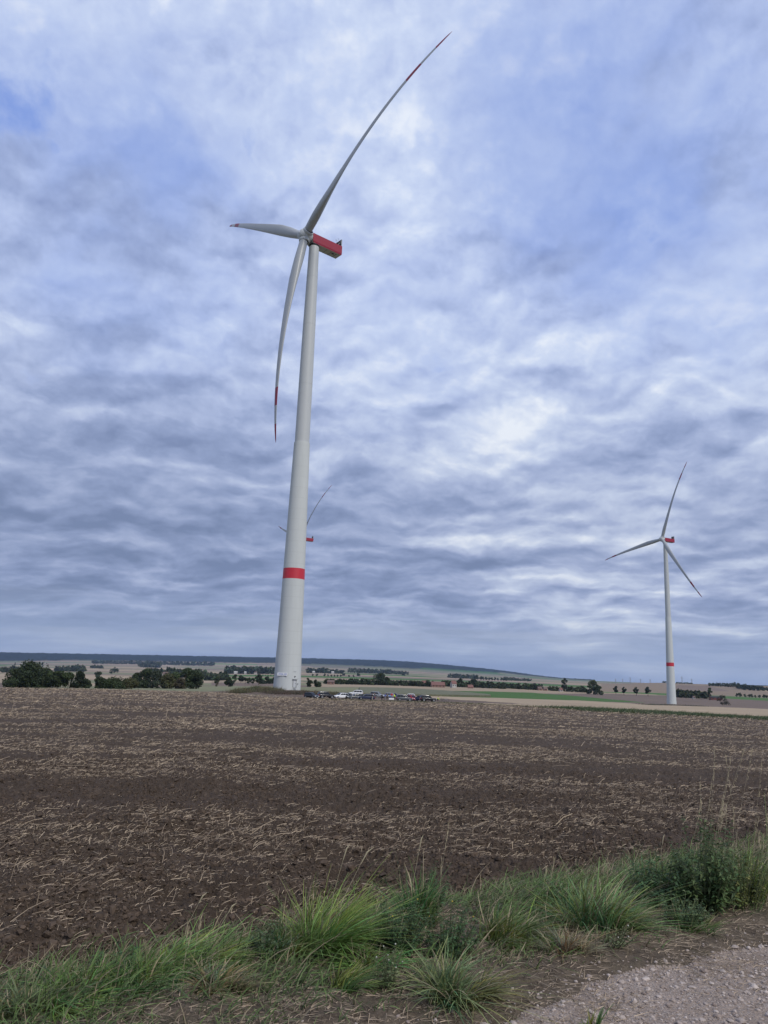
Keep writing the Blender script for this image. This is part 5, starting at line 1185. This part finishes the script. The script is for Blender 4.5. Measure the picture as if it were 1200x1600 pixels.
def tussock(px, py, hpx, wpx, label, n=700, seed=0, seedheads=0, **kw):
    p = seat(px, py); k = math.hypot(p[0], p[1])/1200*1.05; h = hpx*k*1.05; rng = np.random.default_rng(seed+int(px)); t = empty('grass_tussock', p-np.array([0, 0, .01]), 0, label, 'grass tussock', TG)
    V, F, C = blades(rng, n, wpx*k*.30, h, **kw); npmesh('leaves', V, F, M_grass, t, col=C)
    if seedheads:
        b = MB()
        for i in range(seedheads):
            a = rng.uniform(0, 6.28); q = wpx*k*.25*rng.uniform(0, 1); x0, y0 = q*math.cos(a), q*math.sin(a); hh_ = h*rng.uniform(.9, 1.3); lx = hh_*rng.uniform(.1, .4)
            b.tube([(x0, y0, 0), (x0+lx*.3, y0, hh_*.55), (x0+lx, y0, hh_)], [.0016, .0013, .001], 4); b.tube([(x0+lx*.93, y0, hh_*.95), (x0+lx*1.15, y0, hh_*1.08), (x0+lx*1.4, y0, hh_*1.14)], [.002, .005, .0015], 5)
        b.build('seed_stalks', mat('dry stalk', (.36, .31, .20), .8), t)
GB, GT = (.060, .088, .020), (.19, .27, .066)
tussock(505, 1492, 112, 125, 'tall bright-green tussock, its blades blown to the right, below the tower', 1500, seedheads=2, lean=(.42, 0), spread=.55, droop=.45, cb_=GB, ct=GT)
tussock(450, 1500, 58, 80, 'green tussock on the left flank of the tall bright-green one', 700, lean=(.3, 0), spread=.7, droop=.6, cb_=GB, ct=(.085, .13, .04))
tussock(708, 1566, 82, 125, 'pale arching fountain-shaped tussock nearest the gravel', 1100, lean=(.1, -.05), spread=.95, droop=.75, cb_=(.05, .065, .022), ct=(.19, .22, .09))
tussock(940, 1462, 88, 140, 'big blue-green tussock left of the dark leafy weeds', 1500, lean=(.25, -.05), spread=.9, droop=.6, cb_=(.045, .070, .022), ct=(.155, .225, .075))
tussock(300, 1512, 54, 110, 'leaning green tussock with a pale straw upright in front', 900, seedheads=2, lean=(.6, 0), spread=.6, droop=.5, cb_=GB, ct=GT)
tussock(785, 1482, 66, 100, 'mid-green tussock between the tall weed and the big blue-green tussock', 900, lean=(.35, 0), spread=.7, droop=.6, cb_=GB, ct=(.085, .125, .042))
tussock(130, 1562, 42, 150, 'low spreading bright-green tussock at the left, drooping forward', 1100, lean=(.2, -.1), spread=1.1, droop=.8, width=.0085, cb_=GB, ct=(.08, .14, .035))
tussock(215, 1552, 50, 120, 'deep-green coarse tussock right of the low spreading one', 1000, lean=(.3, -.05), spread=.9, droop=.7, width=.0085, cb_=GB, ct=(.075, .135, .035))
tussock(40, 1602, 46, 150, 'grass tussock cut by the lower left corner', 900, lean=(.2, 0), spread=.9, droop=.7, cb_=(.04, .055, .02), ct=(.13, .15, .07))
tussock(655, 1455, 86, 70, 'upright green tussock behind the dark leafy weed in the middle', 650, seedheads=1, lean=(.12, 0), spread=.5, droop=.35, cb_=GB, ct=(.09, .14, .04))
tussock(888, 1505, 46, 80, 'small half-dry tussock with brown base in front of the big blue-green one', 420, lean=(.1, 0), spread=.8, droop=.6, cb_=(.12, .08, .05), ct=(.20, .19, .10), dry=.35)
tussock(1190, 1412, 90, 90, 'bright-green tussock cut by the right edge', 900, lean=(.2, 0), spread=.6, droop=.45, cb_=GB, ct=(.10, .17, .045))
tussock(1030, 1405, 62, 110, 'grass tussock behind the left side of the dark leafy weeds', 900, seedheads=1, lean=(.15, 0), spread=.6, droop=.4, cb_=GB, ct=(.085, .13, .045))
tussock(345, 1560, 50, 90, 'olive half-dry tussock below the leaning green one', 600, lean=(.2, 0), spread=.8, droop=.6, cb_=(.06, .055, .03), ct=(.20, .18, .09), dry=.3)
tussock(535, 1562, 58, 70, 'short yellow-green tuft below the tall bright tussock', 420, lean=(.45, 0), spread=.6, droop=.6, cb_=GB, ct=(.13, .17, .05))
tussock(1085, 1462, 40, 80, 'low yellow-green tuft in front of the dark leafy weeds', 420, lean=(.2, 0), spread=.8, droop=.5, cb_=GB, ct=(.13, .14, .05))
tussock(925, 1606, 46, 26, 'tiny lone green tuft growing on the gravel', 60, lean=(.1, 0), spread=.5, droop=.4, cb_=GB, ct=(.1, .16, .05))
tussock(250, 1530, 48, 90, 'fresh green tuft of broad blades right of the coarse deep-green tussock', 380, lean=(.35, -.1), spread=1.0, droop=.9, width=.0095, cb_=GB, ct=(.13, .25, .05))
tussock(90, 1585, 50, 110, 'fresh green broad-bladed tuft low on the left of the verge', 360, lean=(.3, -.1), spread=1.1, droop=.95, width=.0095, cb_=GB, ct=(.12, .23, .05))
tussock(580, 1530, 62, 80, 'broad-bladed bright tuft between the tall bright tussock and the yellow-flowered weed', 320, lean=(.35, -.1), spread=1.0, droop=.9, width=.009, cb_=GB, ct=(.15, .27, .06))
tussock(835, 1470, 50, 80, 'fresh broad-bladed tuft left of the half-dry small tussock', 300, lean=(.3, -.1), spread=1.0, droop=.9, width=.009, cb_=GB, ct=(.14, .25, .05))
def leafy(px, py, hpx, wpx, label, nst=26, col=(.035, .06, .022), leafw=.022, flowers=None, stalks=0, seed=0, dens=26, name='leafy_weed'):
    p = seat(px, py); k = math.hypot(p[0], p[1])/1200*1.05; h = hpx*k; w = wpx*k; rng = np.random.default_rng(seed+int(px)*3); t = empty(name, p, 0, label, 'weed', 'leafy weeds on the verge')
    st = MB(); C0 = []; D0 = []; LN = []; CL = []
    fl = MB()
    for i in range(nst):
        a = rng.uniform(0, 6.28); q = math.sqrt(rng.uniform(0, 1))*w*.42; x0, y0 = q*.45*math.cos(a), q*.45*math.sin(a); x1, y1 = q*math.cos(a)+.03, q*math.sin(a); hh_ = h*rng.uniform(.55, 1.05)*(1-.35*(q/(w*.42))**2)
        st.tube([(x0, y0, 0), ((x0+x1)/2, (y0+y1)/2, hh_*.5), (x1, y1, hh_)], [.0035, .0028, .0012], 5)
        for j in range(dens):
            s = rng.uniform(.08, 1); pt = np.array([x0+(x1-x0)*s, y0+(y1-y0)*s, hh_*s]); b_ = rng.uniform(0, 6.28); e = rng.uniform(-.3, .7)
            d = np.array([math.cos(b_)*math.cos(e), math.sin(b_)*math.cos(e), math.sin(e)]); C0.append(pt); D0.append(d); LN.append(leafw*rng.uniform(1.2, 3.2)*(1.1-.6*s)); CL.append(np.array(col)*1.9*rng.uniform(.6, 1.5)*np.array([1+.3*rng.normal(0, .3), 1, 1]))
        if flowers and rng.uniform() < (.16 if flowers == 'yellow' else .3): MB().ico((x1, y1, hh_), rng.uniform(.004, .006)).build('flower', mat('petals '+flowers, {'yellow': (.42, .30, .04), 'white': (.40, .40, .34)}[flowers], .7), t)
    st.build('stems', mat('green stem', (.07, .085, .035), .8), t)
    C0 = np.array(C0); D0 = np.array(D0); LN = np.array(LN); CL = np.array(CL); n = len(C0)
    sd_ = np.cross(D0, np.array([0, 0, 1.])+rng.normal(0, .4, (n, 3))); sd_ /= np.linalg.norm(sd_, axis=1, keepdims=True)
    nrm = np.cross(sd_, D0); wv_ = LN*rng.uniform(.28, .5, n)
    s1 = C0+D0*LN[:, None]*.5; tip = C0+D0*LN[:, None]-nrm*0-np.array([0, 0, 1])*LN[:, None]*.25
    V = np.stack([C0, s1-sd_*wv_[:, None]*.5+np.array([0, 0, .15])*wv_[:, None], tip, s1+sd_*wv_[:, None]*.5+np.array([0, 0, .15])*wv_[:, None], s1], 1).reshape(-1, 3)
    b5 = np.arange(n)*5; F = np.concatenate([np.stack([b5, b5+1, b5+4], -1), np.stack([b5+1, b5+2, b5+4], -1), np.stack([b5+2, b5+3, b5+4], -1), np.stack([b5+3, b5, b5+4], -1)])
    npmesh('foliage', V, F, M_grass, t, col=np.repeat(CL, 5, axis=0))
    return t
leafy(1105, 1432, 122, 130, 'dark green bushy weed, tallest on the right of the verge', 60, (.038, .060, .022), .030, dens=40)
leafy(1030, 1425, 70, 110, 'dark leafy weed on the left flank of the bushy one', 40, (.032, .056, .022), .028, dens=32)
leafy(1160, 1425, 88, 100, 'yellowish olive weed between the bushy weed and the right edge', 44, (.07, .08, .024), .018, dens=34)
leafy(1065, 1455, 48, 90, 'low grey-green weed in front of the bushy one', 30, (.05, .075, .035), .020, dens=26)
leafy(620, 1500, 72, 130, 'wide dark leafy weed in the middle of the verge, with yellow flowers', 50, (.03, .055, .022), .018, 'yellow', dens=34)
leafy(700, 1505, 66, 110, 'leafy weed with small yellow flowers behind the pale arching tussock', 40, (.036, .062, .024), .018, 'yellow', dens=30)
leafy(672, 1440, 74, 60, 'upright weed with a bare tall stem, behind the middle weeds', 20, (.03, .055, .02), .018, dens=26)
leafy(860, 1430, 44, 90, 'low green weed left of the big blue-green tussock', 26, (.045, .075, .02), .022, dens=20)
leafy(420, 1510, 46, 90, 'low weed left of the tall bright tussock', 26, (.04, .06, .028), .016, dens=24)
leafy(605, 1560, 56, 60, 'pale weed with whitish flowers in front of the middle weeds', 20, (.08, .095, .045), .012, 'white', dens=18)
leafy(170, 1530, 36, 90, 'low dark weed behind the spreading tussock at the left', 22, (.04, .07, .025), .02, dens=20)
leafy(960, 1492, 32, 60, 'small pale weed with whitish flowers in front of the big blue-green tussock', 12, (.09, .10, .05), .012, 'white', dens=14)
def tall_stalks(px, py, hpx, spread, n, label, seed=0, heads=True):
    p = seat(px, py); k = math.hypot(p[0], p[1])/1200*1.05; h = hpx*k; rng = np.random.default_rng(seed+int(px)); t = empty('dry_grass_stalks', p, 0, label, 'grass stalks', 'tall dry stalks above the verge')
    m1, m2 = mat('dry stalk', (.30, .25, .17), .8), None
    for i in range(n):
        b = MB(); x0 = rng.normal(0, spread*k*.3); y0 = rng.normal(0, .08); hh_ = h*rng.uniform(.55, 1.03); lx = rng.normal(.05, .06)*hh_/.5
        b.tube([(x0, y0, 0), (x0+lx*.4, y0, hh_*.5), (x0+lx, y0, hh_)], [.0012, .0009, .0006], 4)
        for j in range(16):
            s = 1-.30*rng.uniform(); q = np.array([x0+lx*s, y0, hh_*s]); a = rng.uniform(0, 6.28); d = np.array([math.cos(a)*.35, math.sin(a)*.35, 1])*.03*rng.uniform(.5, 1.3); b.tube([tuple(q), tuple(q+d)], [.0018, .0005], 3, False)
        b.build('stalk', m1, t)
tall_stalks(1112, 1405, 182, 75, 15, 'tall dry seed stalks rising above the dark bushy weed on the right')
tall_stalks(672, 1440, 125, 40, 2, 'pair of tall thin stems rising from the middle of the verge')
tall_stalks(855, 1440, 70, 20, 2, 'thin brown stems standing left of the big blue-green tussock')
tall_stalks(288, 1540, 70, 20, 3, 'pale straw uprights in front of the leaning green tussock')
tall_stalks(1195, 1400, 110, 30, 6, 'thin stalks at the right edge of the verge')

# carpet of short grass and dead litter between the plants
def carpet():
    n = 110000; t = RNG.uniform(-5, 10, n); s = RNG.uniform(-1.9, .35, n); x = fc[0]+fd[0]*t-fd[1]*s; y = fc[1]+fd[1]*t+fd[0]*s
    st_ = side(tcn_, td, x, y); sf_ = side(fc, fd, x, y)
    pr = np.clip(.62+1.6*fbm(x*.9+3, y*.9, 3), 0.05, 1)*np.clip((st_-.15)/.6, 0, 1)*np.clip(1-(sf_+.05)/.3, 0, 1)
    th = np.arctan2(x, y); keep = (RNG.uniform(0, 1, n) < pr) & (np.abs(th) < R(37)) & (np.hypot(x, y) > 3.4); x, y, st_ = x[keep], y[keep], st_[keep]; n = len(x)
    a = RNG.uniform(0, 2*np.pi, n); el = RNG.uniform(.35, 1.35, n); d = np.stack([np.cos(a)*np.cos(el)+.25, np.sin(a)*np.cos(el), np.sin(el)], -1); d /= np.linalg.norm(d, axis=1, keepdims=True)
    ln_ = RNG.lognormal(-2.1, .4, n)*np.clip(1-.5*np.clip(sf_[keep]+.3, 0, 1), .4, 1)*np.clip(.6+st_*.5, .5, 1.3); tone = RNG.uniform(.6, 1.4, (n, 1)); mixd = (RNG.uniform(0, 1, n) < np.clip(.34-.8*fbm(x*.8, y*.8+7, 2), .1, .8))[:, None]
    c1 = np.where(mixd, np.array([.34, .28, .18]), np.array([.15, .24, .065]))*tone; c0 = np.where(mixd, np.array([.17, .135, .085]), np.array([.055, .075, .03]))*tone
    V, F, C = ribbons(np.stack([x, y, near_z(x, y)-.005], -1), d, ln_, .0066*RNG.uniform(.6, 1.5, n), np.stack([RNG.normal(.2, .2, n), RNG.normal(0, .2, n), -RNG.uniform(.1, .6, n)], -1), 4, np.stack([-np.sin(a), np.cos(a), RNG.normal(0, .3, n)], -1), c0, c1)
    o = npmesh('short_grass', V, F, M_grass, col=C); tag(o, 'short green and drying grass carpeting the verge', 'grass', kind='stuff')
    n = 90000; t = RNG.uniform(-5, 10, n); s = RNG.uniform(-2.6, .1, n); x = fc[0]+fd[0]*t-fd[1]*s; y = fc[1]+fd[1]*t+fd[0]*s
    st_ = side(tcn_, td, x, y); pr = np.clip(.6+1.2*fbm(x*1.5, y*1.5+11, 3), .05, 1)*np.clip((st_+.75+.5*fbm(x*2, y*2, 2))/.7, 0, 1); th = np.arctan2(x, y)
    keep = (RNG.uniform(0, 1, n) < pr) & (np.abs(th) < R(37)) & (np.hypot(x, y) > 3.4); x, y = x[keep], y[keep]; n = len(x)
    a = RNG.uniform(0, 2*np.pi, n); el = np.abs(RNG.normal(.1, .25, n)); d = np.stack([np.cos(a)*np.cos(el), np.sin(a)*np.cos(el), np.sin(el)], -1)
    c = (np.array([.29, .225, .16])*RNG.uniform(.45, 1.5, (n, 1)))
    V, F, C = ribbons(np.stack([x, y, near_z(x, y)+.004], -1), d, RNG.lognormal(-2.9, .4, n), .0032*RNG.uniform(.6, 1.6, n), np.stack([RNG.normal(0, .3, n), RNG.normal(0, .3, n), -np.sin(el)*.6], -1), 3, np.stack([-np.sin(a), np.cos(a), RNG.uniform(.2, 1.2, n)], -1), c, c)
    o = npmesh('dead_grass_litter', V, F, M_straw, col=C); tag(o, 'brown dead grass litter along the edge of the gravel', 'litter', kind='stuff')
carpet()
haze()
